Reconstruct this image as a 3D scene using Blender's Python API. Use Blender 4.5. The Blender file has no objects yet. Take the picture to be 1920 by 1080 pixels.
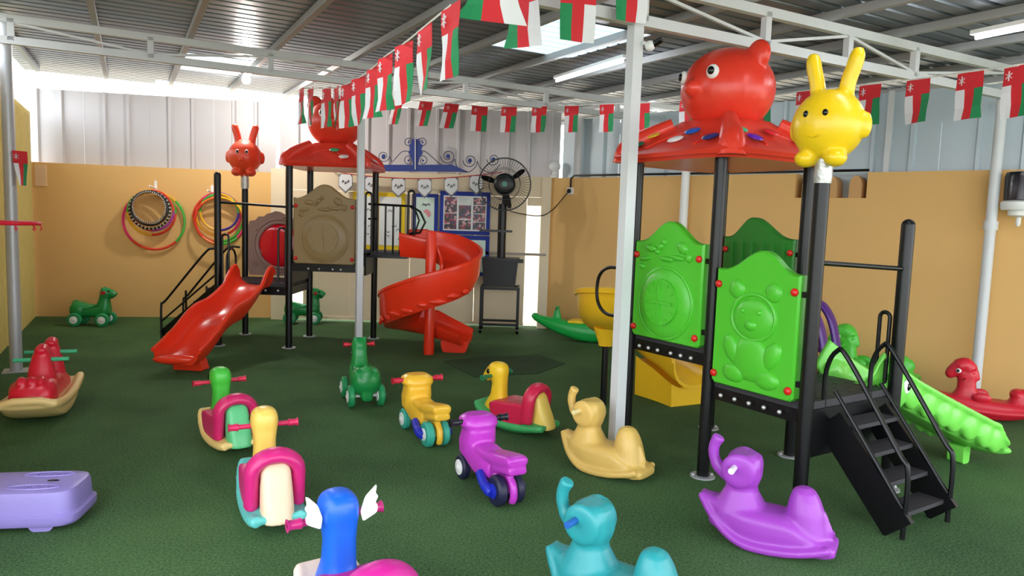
import bpy, bmesh, math, random
from math import sin, cos, pi, radians, sqrt, atan2
from mathutils import Vector, Matrix
random.seed(7)
C = bpy.context.scene.collection
scn = bpy.context.scene

# ------------------------------------------------------------------ camera
CAM_H = 1.5; FPX = 1330.0; PITCH = radians(5.4); ROLL = radians(1.9)
fw = Vector((0, cos(PITCH), -sin(PITCH))); r0 = Vector((1, 0, 0)); u0 = r0.cross(fw)
rt = r0*cos(ROLL) + u0*sin(ROLL); up = u0*cos(ROLL) - r0*sin(ROLL)
cam_d = bpy.data.cameras.new('camera'); cam = bpy.data.objects.new('camera', cam_d); C.objects.link(cam)
cam_d.sensor_width = 36; cam_d.lens = FPX/1920*36; cam_d.clip_start = 0.05; cam_d.clip_end = 200
cam.matrix_world = Matrix(((rt.x, up.x, -fw.x, 0), (rt.y, up.y, -fw.y, 0), (rt.z, up.z, -fw.z, CAM_H), (0, 0, 0, 1)))
scn.camera = cam
def ray(x, y): return fw + rt*((x-960)/FPX) - up*((y-540)/FPX)
def G(x, y, z=0.0):                      # survey: point of the photo at a known height
    d = ray(x, y); t = (z-CAM_H)/d.z; return Vector((0, 0, CAM_H)) + d*t
def at(x, y, Y):                         # survey: point of the photo at a known distance
    d = ray(x, y); t = Y/d.y; return Vector((0, 0, CAM_H)) + d*t

# ------------------------------------------------------------------ bright hazy sky, exposure
w = bpy.data.worlds.new('sky'); scn.world = w; w.use_nodes = True
bg = w.node_tree.nodes['Background']; bg.inputs[0].default_value = (0.90, 0.95, 1.0, 1); bg.inputs[1].default_value = 3.6
scn.view_settings.view_transform = 'Standard'; scn.view_settings.look = 'None'
scn.view_settings.gamma = 1; scn.view_settings.use_curve_mapping = False
scn.view_settings.exposure = 0.45
LAMP = 40.0

# ------------------------------------------------------------------ materials
def lin(c): return tuple(((v/255)/12.92 if v/255 <= .04045 else ((v/255+.055)/1.055)**2.4) for v in c) + (1,)
MATS = {}
def mat(name, rgb, rough=.4, metal=0, bump=0, bscale=40, var=.06, vscale=6, spec=.5, trans=0, emit=None, estr=0, coat=0):
    if name in MATS: return MATS[name]
    m = bpy.data.materials.new(name); m.use_nodes = True; nt = m.node_tree; b = nt.nodes['Principled BSDF']
    b.inputs['Roughness'].default_value = rough; b.inputs['Metallic'].default_value = metal
    b.inputs['Specular IOR Level'].default_value = spec; b.inputs['Coat Weight'].default_value = coat
    col = lin(rgb)
    tc = nt.nodes.new('ShaderNodeTexCoord'); n = nt.nodes.new('ShaderNodeTexNoise'); n.inputs['Scale'].default_value = vscale; n.inputs['Detail'].default_value = 4
    nt.links.new(tc.outputs['Object'], n.inputs['Vector'])
    mx = nt.nodes.new('ShaderNodeMix'); mx.data_type = 'RGBA'
    mx.inputs[6].default_value = tuple(v*(1-var) for v in col[:3])+(1,); mx.inputs[7].default_value = tuple(min(1, v*(1+var)) for v in col[:3])+(1,)
    nt.links.new(n.outputs['Fac'], mx.inputs[0]); nt.links.new(mx.outputs[2], b.inputs['Base Color'])
    if bump:
        n2 = nt.nodes.new('ShaderNodeTexNoise'); n2.inputs['Scale'].default_value = bscale; n2.inputs['Detail'].default_value = 5
        nt.links.new(tc.outputs['Object'], n2.inputs['Vector'])
        bp = nt.nodes.new('ShaderNodeBump'); bp.inputs['Strength'].default_value = bump; bp.inputs['Distance'].default_value = .01
        nt.links.new(n2.outputs['Fac'], bp.inputs['Height']); nt.links.new(bp.outputs[0], b.inputs['Normal'])
    if trans: b.inputs['Transmission Weight'].default_value = trans
    if emit: b.inputs['Emission Color'].default_value = lin(emit); b.inputs['Emission Strength'].default_value = estr
    MATS[name] = m; return m
def translucent(name, rgb):
    m = bpy.data.materials.new(name); m.use_nodes = True; nt = m.node_tree; nt.nodes.clear()
    o = nt.nodes.new('ShaderNodeOutputMaterial'); d = nt.nodes.new('ShaderNodeBsdfDiffuse'); t = nt.nodes.new('ShaderNodeBsdfTranslucent'); x = nt.nodes.new('ShaderNodeMixShader')
    n = nt.nodes.new('ShaderNodeTexNoise'); n.inputs['Scale'].default_value = 3
    r = nt.nodes.new('ShaderNodeMix'); r.data_type = 'RGBA'; c = lin(rgb); r.inputs[6].default_value = tuple(v*.9 for v in c[:3])+(1,); r.inputs[7].default_value = c
    nt.links.new(n.outputs['Fac'], r.inputs[0])
    nt.links.new(r.outputs[2], d.inputs[0]); nt.links.new(r.outputs[2], t.inputs[0]); x.inputs[0].default_value = .7
    nt.links.new(d.outputs[0], x.inputs[1]); nt.links.new(t.outputs[0], x.inputs[2]); nt.links.new(x.outputs[0], o.inputs[0])
    MATS[name] = m; return m
def plastic(name, rgb, rough=.32): return mat(name, rgb, rough, bump=.08, bscale=90, var=.05, vscale=5)
BLACK = mat('black_powder_coat', (11, 11, 13), .36, bump=.05, spec=.4)
DARKDECK = mat('dark_rubber_deck', (52, 50, 54), .6, bump=.2)
REDSL = plastic('slide_red', (236, 56, 28), .24); REDROOF = plastic('roof_red', (230, 62, 44), .3)
BOLT = mat('galvanised_bolt', (205, 205, 205), .35, .6)
REDCAP = plastic('bolt_cap_red', (205, 30, 24)); TAPE = mat('silver_tape', (190, 190, 188), .3, .5, bump=.4, bscale=60)
WHITE = plastic('white_plastic', (238, 238, 236)); EYEB = plastic('eye_black', (10, 10, 10), .2)
STEELW = mat('white_painted_steel', (214, 216, 218), .4, bump=.1)
GALV = mat('galvanised_post', (182, 184, 188), .38, .25, bump=.1)

# ------------------------------------------------------------------ mesh builder
class MB:
    def __init__(s): s.v = []; s.f = []; s.m = []
    def add(s, vs, fs, mi=0):
        o = len(s.v); s.v += [tuple(v) for v in vs]; s.f += [tuple(i+o for i in f) for f in fs]; s.m += [mi]*len(fs); return s
    def box(s, c, d, mi=0, rz=0, R=None):
        R = R or Matrix.Rotation(rz, 3, 'Z'); c = Vector(c); vs = []
        for x in (-.5, .5):
            for y in (-.5, .5):
                for z in (-.5, .5): vs.append(c + R @ Vector((x*d[0], y*d[1], z*d[2])))
        return s.add(vs, [(0,1,3,2),(4,6,7,5),(0,4,5,1),(2,3,7,6),(0,2,6,4),(1,5,7,3)], mi)
    def bar(s, p, q, wd, ht, mi=0, upv=(0,0,1)):          # rectangular bar p->q
        p = Vector(p); q = Vector(q); d = (q-p); L = d.length; d.normalize(); u = Vector(upv)
        sd = d.cross(u)
        if sd.length < 1e-4: sd = d.cross(Vector((1,0,0)))
        sd.normalize(); uu = sd.cross(d).normalized()
        R = Matrix((d, sd, uu)).transposed(); return s.box((p+q)/2, (L, wd, ht), mi, R=R)
    def tube(s, pts, r, n=10, mi=0, closed=False, cap=True):
        pts = [Vector(p) for p in pts]; N = len(pts); rs = r if isinstance(r, (list, tuple)) else [r]*N
        rings = []; prev = None
        for i, p in enumerate(pts):
            a = pts[i-1] if (i > 0 or closed) else pts[i]; b = pts[(i+1) % N] if (i < N-1 or closed) else pts[i]
            t = (b-a).normalized()
            if prev is None:
                k = Vector((0,0,1)) if abs(t.z) < .9 else Vector((1,0,0)); nrm = t.cross(k).normalized()
            else:
                nrm = prev - t*prev.dot(t)
                nrm = nrm.normalized() if nrm.length > 1e-6 else t.orthogonal().normalized()
            prev = nrm; bn = t.cross(nrm)
            rr = rs[i]; rx, ry = rr if isinstance(rr, tuple) else (rr, rr)
            rings.append([p + nrm*cos(2*pi*j/n)*rx + bn*sin(2*pi*j/n)*ry for j in range(n)])
        vs = [v for R in rings for v in R]; fs = []; M = N if closed else N-1
        for i in range(M):
            i2 = (i+1) % N
            for j in range(n): fs.append((i*n+j, i*n+(j+1) % n, i2*n+(j+1) % n, i2*n+j))
        if cap and not closed: fs += [tuple(range(n-1, -1, -1)), tuple((N-1)*n+j for j in range(n))]
        return s.add(vs, fs, mi)
    def cyl(s, p, q, r, n=14, mi=0, r2=None): return s.tube([p, q], [r, r if r2 is None else r2], n, mi)
    def ell(s, c, r, n=16, k=10, mi=0, R=None, e=1.0):
        c = Vector(c); r = (r, r, r) if not isinstance(r, (tuple, list)) else r; vs = []; fs = []
        sg = lambda x: (abs(x)**e)*(1 if x >= 0 else -1)
        for i in range(1, k):
            th = pi*i/k
            for j in range(n):
                a = 2*pi*j/n; v = Vector((r[0]*sg(sin(th))*sg(cos(a)), r[1]*sg(sin(th))*sg(sin(a)), r[2]*sg(cos(th)))); vs.append(c + (R @ v if R else v))
        t = Vector((0,0,r[2])); vs.append(c + (R @ t if R else t)); vs.append(c - (R @ t if R else t)); T = len(vs)-2
        for i in range(k-2):
            for j in range(n): fs.append((i*n+j, (i+1)*n+j, (i+1)*n+(j+1) % n, i*n+(j+1) % n))
        for j in range(n): fs.append((T, j, (j+1) % n)); fs.append((T+1, (k-2)*n+(j+1) % n, (k-2)*n+j))
        return s.add(vs, fs, mi)
    def lathe(s, c, prof, n=20, mi=0, R=None):             # prof: (r,z) bottom->top
        c = Vector(c); vs = []; fs = []; K = len(prof)
        for (r, z) in prof:
            for j in range(n):
                v = Vector((r*cos(2*pi*j/n), r*sin(2*pi*j/n), z)); vs.append(c + (R @ v if R else v))
        for i in range(K-1):
            for j in range(n): fs.append((i*n+j, i*n+(j+1) % n, (i+1)*n+(j+1) % n, (i+1)*n+j))
        fs += [tuple(range(n-1, -1, -1)), tuple((K-1)*n+j for j in range(n))]
        return s.add(vs, fs, mi)
    def prism(s, poly, o, ux, uy, depth, mi=0, mi_side=None):             # polygon in plane (ux,uy), extruded along ux x uy by depth
        o = Vector(o); ux = Vector(ux).normalized(); uy = Vector(uy).normalized(); nz = ux.cross(uy); n = len(poly)
        vs = [o+ux*a+uy*b for a, b in poly] + [o+ux*a+uy*b+nz*depth for a, b in poly]
        s.add(vs, [tuple(range(n-1, -1, -1)), tuple(range(n, 2*n))], mi)
        return s.add(vs, [(i, (i+1) % n, n+(i+1) % n, n+i) for i in range(n)], mi if mi_side is None else mi_side)
    def loft(s, rings, mi=0, cap=True):
        n = len(rings[0]); vs = [v for R in rings for v in R]; fs = []
        for i in range(len(rings)-1):
            for j in range(n): fs.append((i*n+j, i*n+(j+1) % n, (i+1)*n+(j+1) % n, (i+1)*n+j))
        if cap: fs += [tuple(range(n-1, -1, -1)), tuple((len(rings)-1)*n+j for j in range(n))]
        return s.add(vs, fs, mi)
    def lx(s, secs, n=18, e=.6, mi=0):     # loft along x: (x, zbottom, ztop, half width)
        R = []
        sg = lambda x: (abs(x)**e)*(1 if x >= 0 else -1)
        for (x, zb, zt, hw) in secs:
            R.append([Vector((x, hw*sg(cos(2*pi*j/n)), (zb+zt)/2 + (zt-zb)/2*sg(sin(2*pi*j/n)))) for j in range(n)])
        return s.loft(R, mi)
    def lz(s, secs, n=18, e=.7, mi=0):     # loft along z: (z, xc, rx, ry)
        R = []
        sg = lambda x: (abs(x)**e)*(1 if x >= 0 else -1)
        for (z, xc, rx, ry) in secs:
            R.append([Vector((xc + rx*sg(cos(2*pi*j/n)), ry*sg(sin(2*pi*j/n)), z)) for j in range(n)])
        return s.loft(R, mi)
    def mesh(s, name, mats, org=None):
        me = bpy.data.meshes.new(name); o = Vector(org) if org else Vector((0,0,0))
        me.from_pydata([tuple(Vector(v)-o) for v in s.v], [], s.f)
        for m in (mats if isinstance(mats, (list, tuple)) else [mats]): me.materials.append(m)
        me.polygons.foreach_set('material_index', s.m)
        bm = bmesh.new(); bm.from_mesh(me); bmesh.ops.recalc_face_normals(bm, faces=bm.faces); bm.to_mesh(me); bm.free()
        me.shade_smooth(); me.set_sharp_from_angle(angle=radians(38)); me.update(); return me
    def build(s, name, mats, parent=None, org=None):
        o = bpy.data.objects.new(name, s.mesh(name, mats, org)); C.objects.link(o)
        if parent: o.parent = parent
        elif org: o.location = org
        return o
    def organic(s, name, m, parent=None, voxel=.011, smooth=6, org=None):      # one continuous blow-moulded skin
        o = bpy.data.objects.new(name, s.mesh(name, m, org)); C.objects.link(o)
        md = o.modifiers.new('r', 'REMESH'); md.mode = 'VOXEL'; md.voxel_size = voxel; md.use_smooth_shade = True
        sm = o.modifiers.new('s', 'SMOOTH'); sm.iterations = smooth; sm.factor = .6
        dg = bpy.context.evaluated_depsgraph_get(); me = bpy.data.meshes.new_from_object(o.evaluated_get(dg))
        o.modifiers.clear(); o.data = me; me.name = name
        if not me.materials: me.materials.append(m)
        me.shade_smooth()
        if parent: o.parent = parent
        elif org: o.location = org
        return o
def tag(o, label=None, cat=None, group=None, kind=None):
    if label: o['label'] = label
    if cat: o['category'] = cat
    if group: o['group'] = group
    if kind: o['kind'] = kind
    return o
def thing(name, label, cat, loc=(0,0,0), rz=0, group=None, sc=1):
    o = bpy.data.objects.new(name, None); C.objects.link(o); o.location = loc; o.rotation_euler = (0,0,rz); o.scale = (sc, sc, sc); o.empty_display_size = .1
    return tag(o, label, cat, group)
def struct(name, loc=(0,0,0)):
    o = bpy.data.objects.new(name, None); C.objects.link(o); o.location = loc; o['kind'] = 'structure'; return o
def copy_tree(o, parent=None):
    c = o.copy(); C.objects.link(c)
    if parent: c.parent = parent
    for ch in list(o.children): copy_tree(ch, c)
    return c
def bez(ps, n=12):          # Catmull-Rom through points
    P = [Vector(p) for p in ps]; P = [P[0]*2-P[1]] + P + [P[-1]*2-P[-2]]; out = []
    for i in range(1, len(P)-2):
        for k in range(n):
            t = k/n; a, b, c, d = P[i-1], P[i], P[i+1], P[i+2]
            out.append(.5*((2*b) + (c-a)*t + (2*a-5*b+4*c-d)*t*t + (3*b-a-3*c+d)*t**3))
    out.append(P[-2]); return out
def rounded(poly, r, k=4):   # round the corners of a 2-D polygon
    out = []; n = len(poly)
    for i in range(n):
        p = Vector(poly[i]); a = Vector(poly[i-1]); b = Vector(poly[(i+1) % n])
        da = (a-p); db = (b-p); rr = min(r, da.length*.45, db.length*.45)
        s0 = p+da.normalized()*rr; s1 = p+db.normalized()*rr
        for j in range(k+1):
            t = j/k; out.append(tuple((1-t)**2*s0 + 2*t*(1-t)*p + t*t*s1))
    return out

# ================================================================== THE YARD
T = Vector((.88, .475, 0)); N = Vector((-.475, .88, 0))       # truss direction and the direction across it
def TN(t, n, z=0): return T*t + N*n + Vector((0,0,z))
def roofz(n): return 3.0 + .03*(n-3.6)

# floor: green artificial turf
def turf_tone(name, c1, c2):
    m = bpy.data.materials.new(name); m.use_nodes = True; nt = m.node_tree; b = nt.nodes['Principled BSDF']
    b.inputs['Roughness'].default_value = .85; b.inputs['Specular IOR Level'].default_value = .25
    tc = nt.nodes.new('ShaderNodeTexCoord'); n1 = nt.nodes.new('ShaderNodeTexNoise'); n1.inputs['Scale'].default_value = 90; n1.inputs['Detail'].default_value = 6
    n2 = nt.nodes.new('ShaderNodeTexNoise'); n2.inputs['Scale'].default_value = 1.1; n2.inputs['Detail'].default_value = 4
    n3 = nt.nodes.new('ShaderNodeTexNoise'); n3.inputs['Scale'].default_value = 420; n3.inputs['Detail'].default_value = 3
    for n in (n1, n2, n3): nt.links.new(tc.outputs['Object'], n.inputs['Vector'])
    r = nt.nodes.new('ShaderNodeValToRGB'); r.color_ramp.elements[0].position = .32; r.color_ramp.elements[0].color = lin(c1); r.color_ramp.elements[1].position = .72; r.color_ramp.elements[1].color = lin(c2)
    ad = nt.nodes.new('ShaderNodeMath'); ad.operation = 'MULTIPLY_ADD'; ad.inputs[1].default_value = .35; nt.links.new(n2.outputs['Fac'], ad.inputs[0])
    mu = nt.nodes.new('ShaderNodeMath'); mu.operation = 'MULTIPLY'; mu.inputs[1].default_value = .65; nt.links.new(n1.outputs['Fac'], mu.inputs[0]); nt.links.new(mu.outputs[0], ad.inputs[2])
    nt.links.new(ad.outputs[0], r.inputs[0]); nt.links.new(r.outputs[0], b.inputs['Base Color'])
    bp = nt.nodes.new('ShaderNodeBump'); bp.inputs['Strength'].default_value = .8; bp.inputs['Distance'].default_value = .012
    nt.links.new(n3.outputs['Fac'], bp.inputs['Height']); nt.links.new(bp.outputs[0], b.inputs['Normal'])
    return m
TURF = turf_tone('artificial_turf', (32, 66, 42), (106, 148, 88)); TURF2 = turf_tone('dark_turf', (22, 48, 33), (76, 110, 70))
fl = MB(); fl.box((0, 3.05, -.03), (24, 14.2, .06)); tag(fl.build('floor', TURF), kind='structure')
SAND = mat('pale_concrete', (226, 214, 194), .9, bump=.2)
go = MB(); go.box((0, 13, -.2), (90, 90, .2)); tag(go.build('ground', SAND), kind='structure')
OUTW = mat('added_wall_white', (250, 236, 214), .9)
ow = MB(); ow.box((0, 15.2, 1.1), (26, .2, 2.6)); tag(ow.build('wall_outside_added', OUTW), kind='structure')  # pale wall added outside so the gate gaps look bright

# painted block walls
YEL = mat('yellow_wall_paint', (226, 180, 112), .75, bump=.12, bscale=25, var=.05, vscale=1.5)
CREAM = mat('cream_gate_paint', (226, 208, 176), .6, bump=.06, var=.04, vscale=2)
def wall_seg(mb, p, q, z0, z1, th=.2, mi=0):      # thickness lies away from the camera
    p = Vector(p); q = Vector(q); d = (q-p).normalized(); n = Vector((-d.y, d.x, 0))
    if n.dot(Vector((0, 1, 0))) < 0: n = -n
    c = (p+q)/2 + n*th/2; mb.box((c.x, c.y, (z0+z1)/2), ((q-p).length, th, z1-z0), mi, rz=atan2(d.y, d.x)); return d, n
A0 = Vector((-6.62, 9.48, 0)); A1 = Vector((-3.42, 10.12, 0))
B0 = A1; B1 = Vector((.46, 9.97, 0))
C0 = Vector((.50, 9.97, 0)); C1 = Vector((6.8, 4.45, 0))
wb = MB(); wall_seg(wb, A0, A1, 0, 2.07)
tag(wb.build('wall_back', YEL), kind='structure')
# right wall with its decorative notch
cd = (C1-C0).normalized(); cn = Vector((-cd.y, cd.x, 0)); cn = cn if cn.y > 0 else -cn
def cpt(px, Y=None):       # point of the right wall under a photo column
    d = ray(px, 480); a = Vector((d.x, d.y, 0)); M = Matrix(((a.x, -cd.x), (a.y, -cd.y))); s = M.inverted() @ Vector((C0.x, C0.y)); return s[1]
sa, sb = cpt(1482), cpt(1615); CH = 2.11
wc = MB()
wall_seg(wc, C0, C0+cd*sa, 0, CH); wall_seg(wc, C0+cd*sa, C0+cd*sb, 0, 1.85); wall_seg(wc, C0+cd*sb, C1, 0, CH)
wr = wc.build('wall_right', YEL); tag(wr, kind='structure')
BLK = mat('painted_arch_block', (206, 158, 104), .8, bump=.1)
for k in range(3):
    bw = (sb-sa)/3; s0 = sa + k*bw + .07; m = MB(); W = bw-.12
    poly = [(0,0), (W,0)] + [(W*(.5+.5*cos(a)), .12+.11*sin(a)) for a in [pi*i/10 for i in range(0, 11)]]
    m.prism(poly, C0+cd*s0+Vector((0,0,1.85))+cn*.198, cd, (0,0,1), .196); m.build('arch_block', BLK, wr)
# yellow ribbed sheet on the left
def corr(p, q, z0, z1, pitch=.3, rib=.045, dep=.03, flip=1, ztop=None):
    p = Vector(p); q = Vector(q); d = (q-p); L = d.length; d.normalize(); n = Vector((-d.y, d.x, 0))*flip
    prof = []; x = 0.0
    while x < L-1e-6:
        for a, b in ((0, 0), (pitch-rib*2, 0), (pitch-rib*1.5, dep), (pitch-rib*.5, dep)):
            if x+a <= L: prof.append((x+a, b))
        x += pitch
    prof.append((L, 0)); vs = []; k = len(prof); th = .004
    for off in (0, -th):
        for a, b in prof:
            g = p+d*a+n*(b+off); vs.append((g.x, g.y, z0))
        for a, b in prof:
            g = p+d*a+n*(b+off); vs.append((g.x, g.y, z1))
    fs = []
    for i in range(k-1):
        fs.append((i, i+1, k+i+1, k+i)); fs.append((2*k+i, 3*k+i, 3*k+i+1, 2*k+i+1)); fs.append((k+i, k+i+1, 3*k+i+1, 3*k+i)); fs.append((i, 2*k+i, 2*k+i+1, i+1))
    return vs, fs
LWM = mat('yellow_ribbed_sheet', (214, 190, 108), .5, bump=.05)
wl = struct('wall_left'); L0 = Vector((-2.6, 2.2, 0)); L1 = Vector((-6.46, 9.5, 0))
LL = (L1-L0).length; ld = (L1-L0).normalized(); nsh = 9
for k in range(nsh):
    m = MB(); vs, fs = corr(L0+ld*LL*k/nsh, L0+ld*LL*(k+1)/nsh, 0, 2.72, .115, .026, .03, -1); m.add(vs, fs); m.build('ribbed_sheet', LWM, wl)
# grey ribbed sheets above the walls
SHW = mat('pale_ribbed_sheet', (196, 193, 196), .42, .1, bump=.04, var=.05, vscale=1.2)
SHG = mat('grey_ribbed_sheet', (192, 206, 214), .42, .15, bump=.04, var=.07, vscale=1.2)
def sheets(name, p, q, z0, z1, m_, off, w=.9, pitch=.3):
    s = struct(name); p = Vector(p); q = Vector(q); d = (q-p).normalized(); n = Vector((-d.y, d.x, 0)); n = n if n.y > 0 else -n
    L = (q-p).length; k = max(1, round(L/w))
    for i in range(k):
        m = MB(); vs, fs = corr(p+n*(off+.006*(i % 2))+d*L*i/k, p+n*(off+.006*(i % 2))+d*L*(i+1)/k, z0, z1, pitch, .034, .04, -1); m.add(vs, fs); m.build('ribbed_sheet', m_, s)
    return s
sheets('wall_back_upper', A0+Vector((-.1,0,0)), A1, 2.0, 3.07, SHW, .24)
sheets('wall_gate_upper', B0, B1+Vector((.15,0,0)), 1.9, 3.05, SHW, .24)
sheets('wall_right_upper', C0, C1, 1.8, 2.93, SHG, .24, pitch=.36)
# ceiling: ribbed roof sheets along the trusses, purlins across
ROOF = mat('roof_sheet_underside', (108, 114, 122), .36, .5, bump=.05, var=.08, vscale=.8)
SKYL = translucent('skylight_sheet', (225, 235, 238))
ce = struct('ceiling'); ND0, ND1, T0, T1 = -1.5, 11.3, -1.22, 10.5
def roof_sheet(n0, n1, t0, t1, m_, name, dz=0):
    m = MB(); p = .155; k = int(round((n1-n0)/p)); p = (n1-n0)/k; prof = []
    for i in range(k): prof += [(n0+i*p, 0), (n0+i*p+p-.045, 0), (n0+i*p+p-.035, .028), (n0+i*p+p-.01, .028)]
    prof.append((n1, 0)); K = len(prof); vs = []
    for o in (0, .004):
        for tt in (t0, t1):
            for (n, b) in prof: vs.append(TN(tt, n, roofz(n)+.062+b+o+dz))
    fs = []
    for i in range(K-1):
        fs.append((i, K+i, K+i+1, i+1)); fs.append((2*K+i, 2*K+i+1, 3*K+i+1, 3*K+i)); fs.append((i, i+1, 2*K+i+1, 2*K+i)); fs.append((K+i, 3*K+i, 3*K+i+1, K+i+1))
    m.add(vs, fs); return m.build(name, m_, ce)
nn = ND0; i = 0
skylights = {(7, 8): None}
NS = 10; sw = (ND1-ND0)/NS
for i in range(NS):
    a, b = ND0+i*sw, ND0+(i+1)*sw
    cuts = [(T0, 5.0), (5.0, T1)]
    sky = []
    if i == 8: sky = [(.58, 1.25)]
    if i == 5: sky = [(2.95, 3.9)]
    for (t0, t1) in cuts:
        seg = [(t0, t1, 0)]
        for (s0, s1) in sky:
            new = []
            for (x0, x1, k) in seg:
                if k == 0 and s0 > x0 and s1 < x1: new += [(x0, s0, 0), (s0, s1, 1), (s1, x1, 0)]
                else: new.append((x0, x1, k))
            seg = new
        for (x0, x1, k) in seg: roof_sheet(a, b, x0, x1, SKYL if k else ROOF, 'skylight_sheet' if k else 'roof_sheet')
roof_sheet(ND1, ND1+.45, T0, .35, ROOF, 'roof_sheet')
t = -1.03
PUR = mat('purlin_paint', (168, 170, 172), .5, .1, bump=.1)
while t < T1:
    m = MB(); m.bar(TN(t, ND0, roofz(ND0)+.03), TN(t, ND1, roofz(ND1)+.03), .05, .06); m.build('purlin', PUR, ce); t += .78

# trusses and posts
def truss(n, t0, t1, zl, label, webs):
    r = thing('roof_truss', label, 'truss', TN(t0, n, zl)); org = TN(t0, n, zl); zu = roofz(n)-.036
    m = MB(); m.bar(TN(t0, n, zu), TN(t1, n, zu), .05, .065); m.build('upper_chord', STEELW, r, org)
    m = MB(); m.bar(TN(t0, n, zl), TN(t1, n, zl), .05, .065); m.build('lower_chord', STEELW, r, org)
    for a in webs:
        m = MB(); m.bar(TN(a, n, zl), TN(a, n, zu), .05, .05, upv=T); m.build('web_strut', STEELW, r, org)
    for i in range(len(webs)-1):
        a, b = webs[i], webs[i+1]; m = MB()
        if i % 2: m.bar(TN(a, n, zl+.03), TN(b, n, zu-.03), .02, .02)
        else: m.bar(TN(a, n, zu-.03), TN(b, n, zl+.03), .02, .02)
        m.build('diagonal_brace', STEELW, r, org)
pole1 = Vector((-1.658, 7.66, 0)); pole2 = Vector((.70, 4.45, 0)); col = Vector((-4.46, 6.31, 0)); pipe = G(1826, 750)
n1 = 7.58; n2 = N.dot(pole2)
tcol = T.dot(col); tp1 = T.dot(pole1); tp2 = T.dot(pole2); tpi = T.dot(pipe)
truss(n1, tcol-.05, 8.6, 2.90, 'long white steel roof truss from the left post over the red slide tower', [tcol+.05+1.07*i for i in range(9)])
truss(n2, -1.1, tpi+.1, 2.74, 'nearer white roof truss above the right tower, held by the thick white pole', [tp2-3.0, tp2-1.5, tp2+.05, tp2+1.1, tp2+1.95, tp2+2.75, tpi])
def post(p, h, r_, label, kind='round', mt=STEELW, name='steel_post'):
    o = thing(name, label, 'post', (p.x, p.y, 0)); m = MB()
    if kind == 'round': m.cyl((0,0,0), (0,0,h), r_, 16)
    else: m.box((0,0,h/2), (r_*2, r_*2, h), rz=atan2(T.y, T.x))
    m.build('shaft', mt, o)
    b = MB(); b.box((0,0,.004), (r_*4, r_*4, .008), rz=.5); b.build('base_plate', mt, o); return o
post(col, roofz(n1)+.02, .05, 'round grey steel post by the left ribbed wall under the truss end', mt=GALV)
post(pole1, 2.88, .033, 'thin square white pole in front of the red slide tower', 'sq')
post(pole2, roofz(n2)-.06, .036, 'thick square white pole just left of the green-panelled tower', 'sq')
po = post(pipe, 2.78, .045, 'white round post standing by the right wall behind the red rocking horse')
m = MB(); m.cyl((0,0,1.56), (0,0,1.64), .058, 16); m.build('collar', STEELW, po)
dp = at(1285, 470, 9.15); s_ = cpt(1285); dpp = C0+cd*s_-cn*.10
o = thing('downpipe', 'white plastic downpipe on the yellow wall between the tower posts', 'pipe', (dpp.x, dpp.y, 0))
m = MB(); m.cyl((0,0,.02), (0,0,2.75), .05, 14); m.build('pipe', WHITE, o)
m = MB(); m.cyl((0,0,1.36), (0,0,1.46), .062, 14); m.build('coupling', WHITE, o)
# second, plain upright against the grey sheets
s_ = cpt(1640); p_ = C0+cd*s_+cn*.16
o = thing('sheet_post', 'thin white post against the grey sheets above the arched wall notch', 'post', (p_.x, p_.y, 2.1)); m = MB(); m.box((0,0,.42), (.05,.05,.82), rz=-.7); m.build('shaft', STEELW, o)
s_ = cpt(1065); p_ = C0+cd*s_+cn*.14
o = thing('sheet_post', 'white post beside the globe lamp, against the grey sheets', 'post', (p_.x, p_.y, 2.1)); m = MB(); m.box((0,0,.42), (.1,.05,.82), rz=-.7); m.build('shaft', STEELW, o)

# ------------------------------------------------------------------ the gate
def gx(px): return at(px, 480, 9.97).x
gate = struct('door_1', (0, 9.97, 0)); GY = 9.97
gpl, gpr = -3.42, .46
def gbox(name, x0, x1, z0, z1, y0, y1, mt, parent=gate):
    m = MB(); m.box(((x0+x1)/2, (y0+y1)/2, (z0+z1)/2), (x1-x0, y1-y0, z1-z0)); return m.build(name, mt, parent, org=(0, 9.97, 0))
GH = 2.12
gbox('pillar', -3.40, -3.2, 0, GH, GY-.02, GY+.2, CREAM)
gbox('header', -3.2, .37, 1.84, GH, GY-.0, GY+.06, CREAM)
gbox('pillar', .37, .50, 0, GH, GY-.04, GY+.16, CREAM)
xs = [gx(568), gx(655), gx(768), gx(890), gx(985)]
gbox('gate_panel', -3.2, gx(543), .04, 1.835, GY, GY+.04, CREAM)
gbox('gate_panel', gx(543), gx(568), 1.02, 1.835, GY+.004, GY+.04, CREAM)
for a, b in zip(xs[:-1], xs[1:]): gbox('gate_panel', a+.004, b-.004, 0.03, 1.835, GY, GY+.04, CREAM)
gbox('gate_panel', gx(985)+.002, .37, 1.72, 1.835, GY+.004, GY+.04, CREAM)  # gaps left under the short panels imitate bright strips of light
GREYR = mat('grey_rail', (150, 140, 128), .5)
gbox('gate_rail', gx(905), .46, 1.025, 1.06, GY-.05, GY-.042, GREYR)
gbox('gate_rail', -3.2, gx(985), .03, .07, GY-.02, GY, CREAM)
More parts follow.
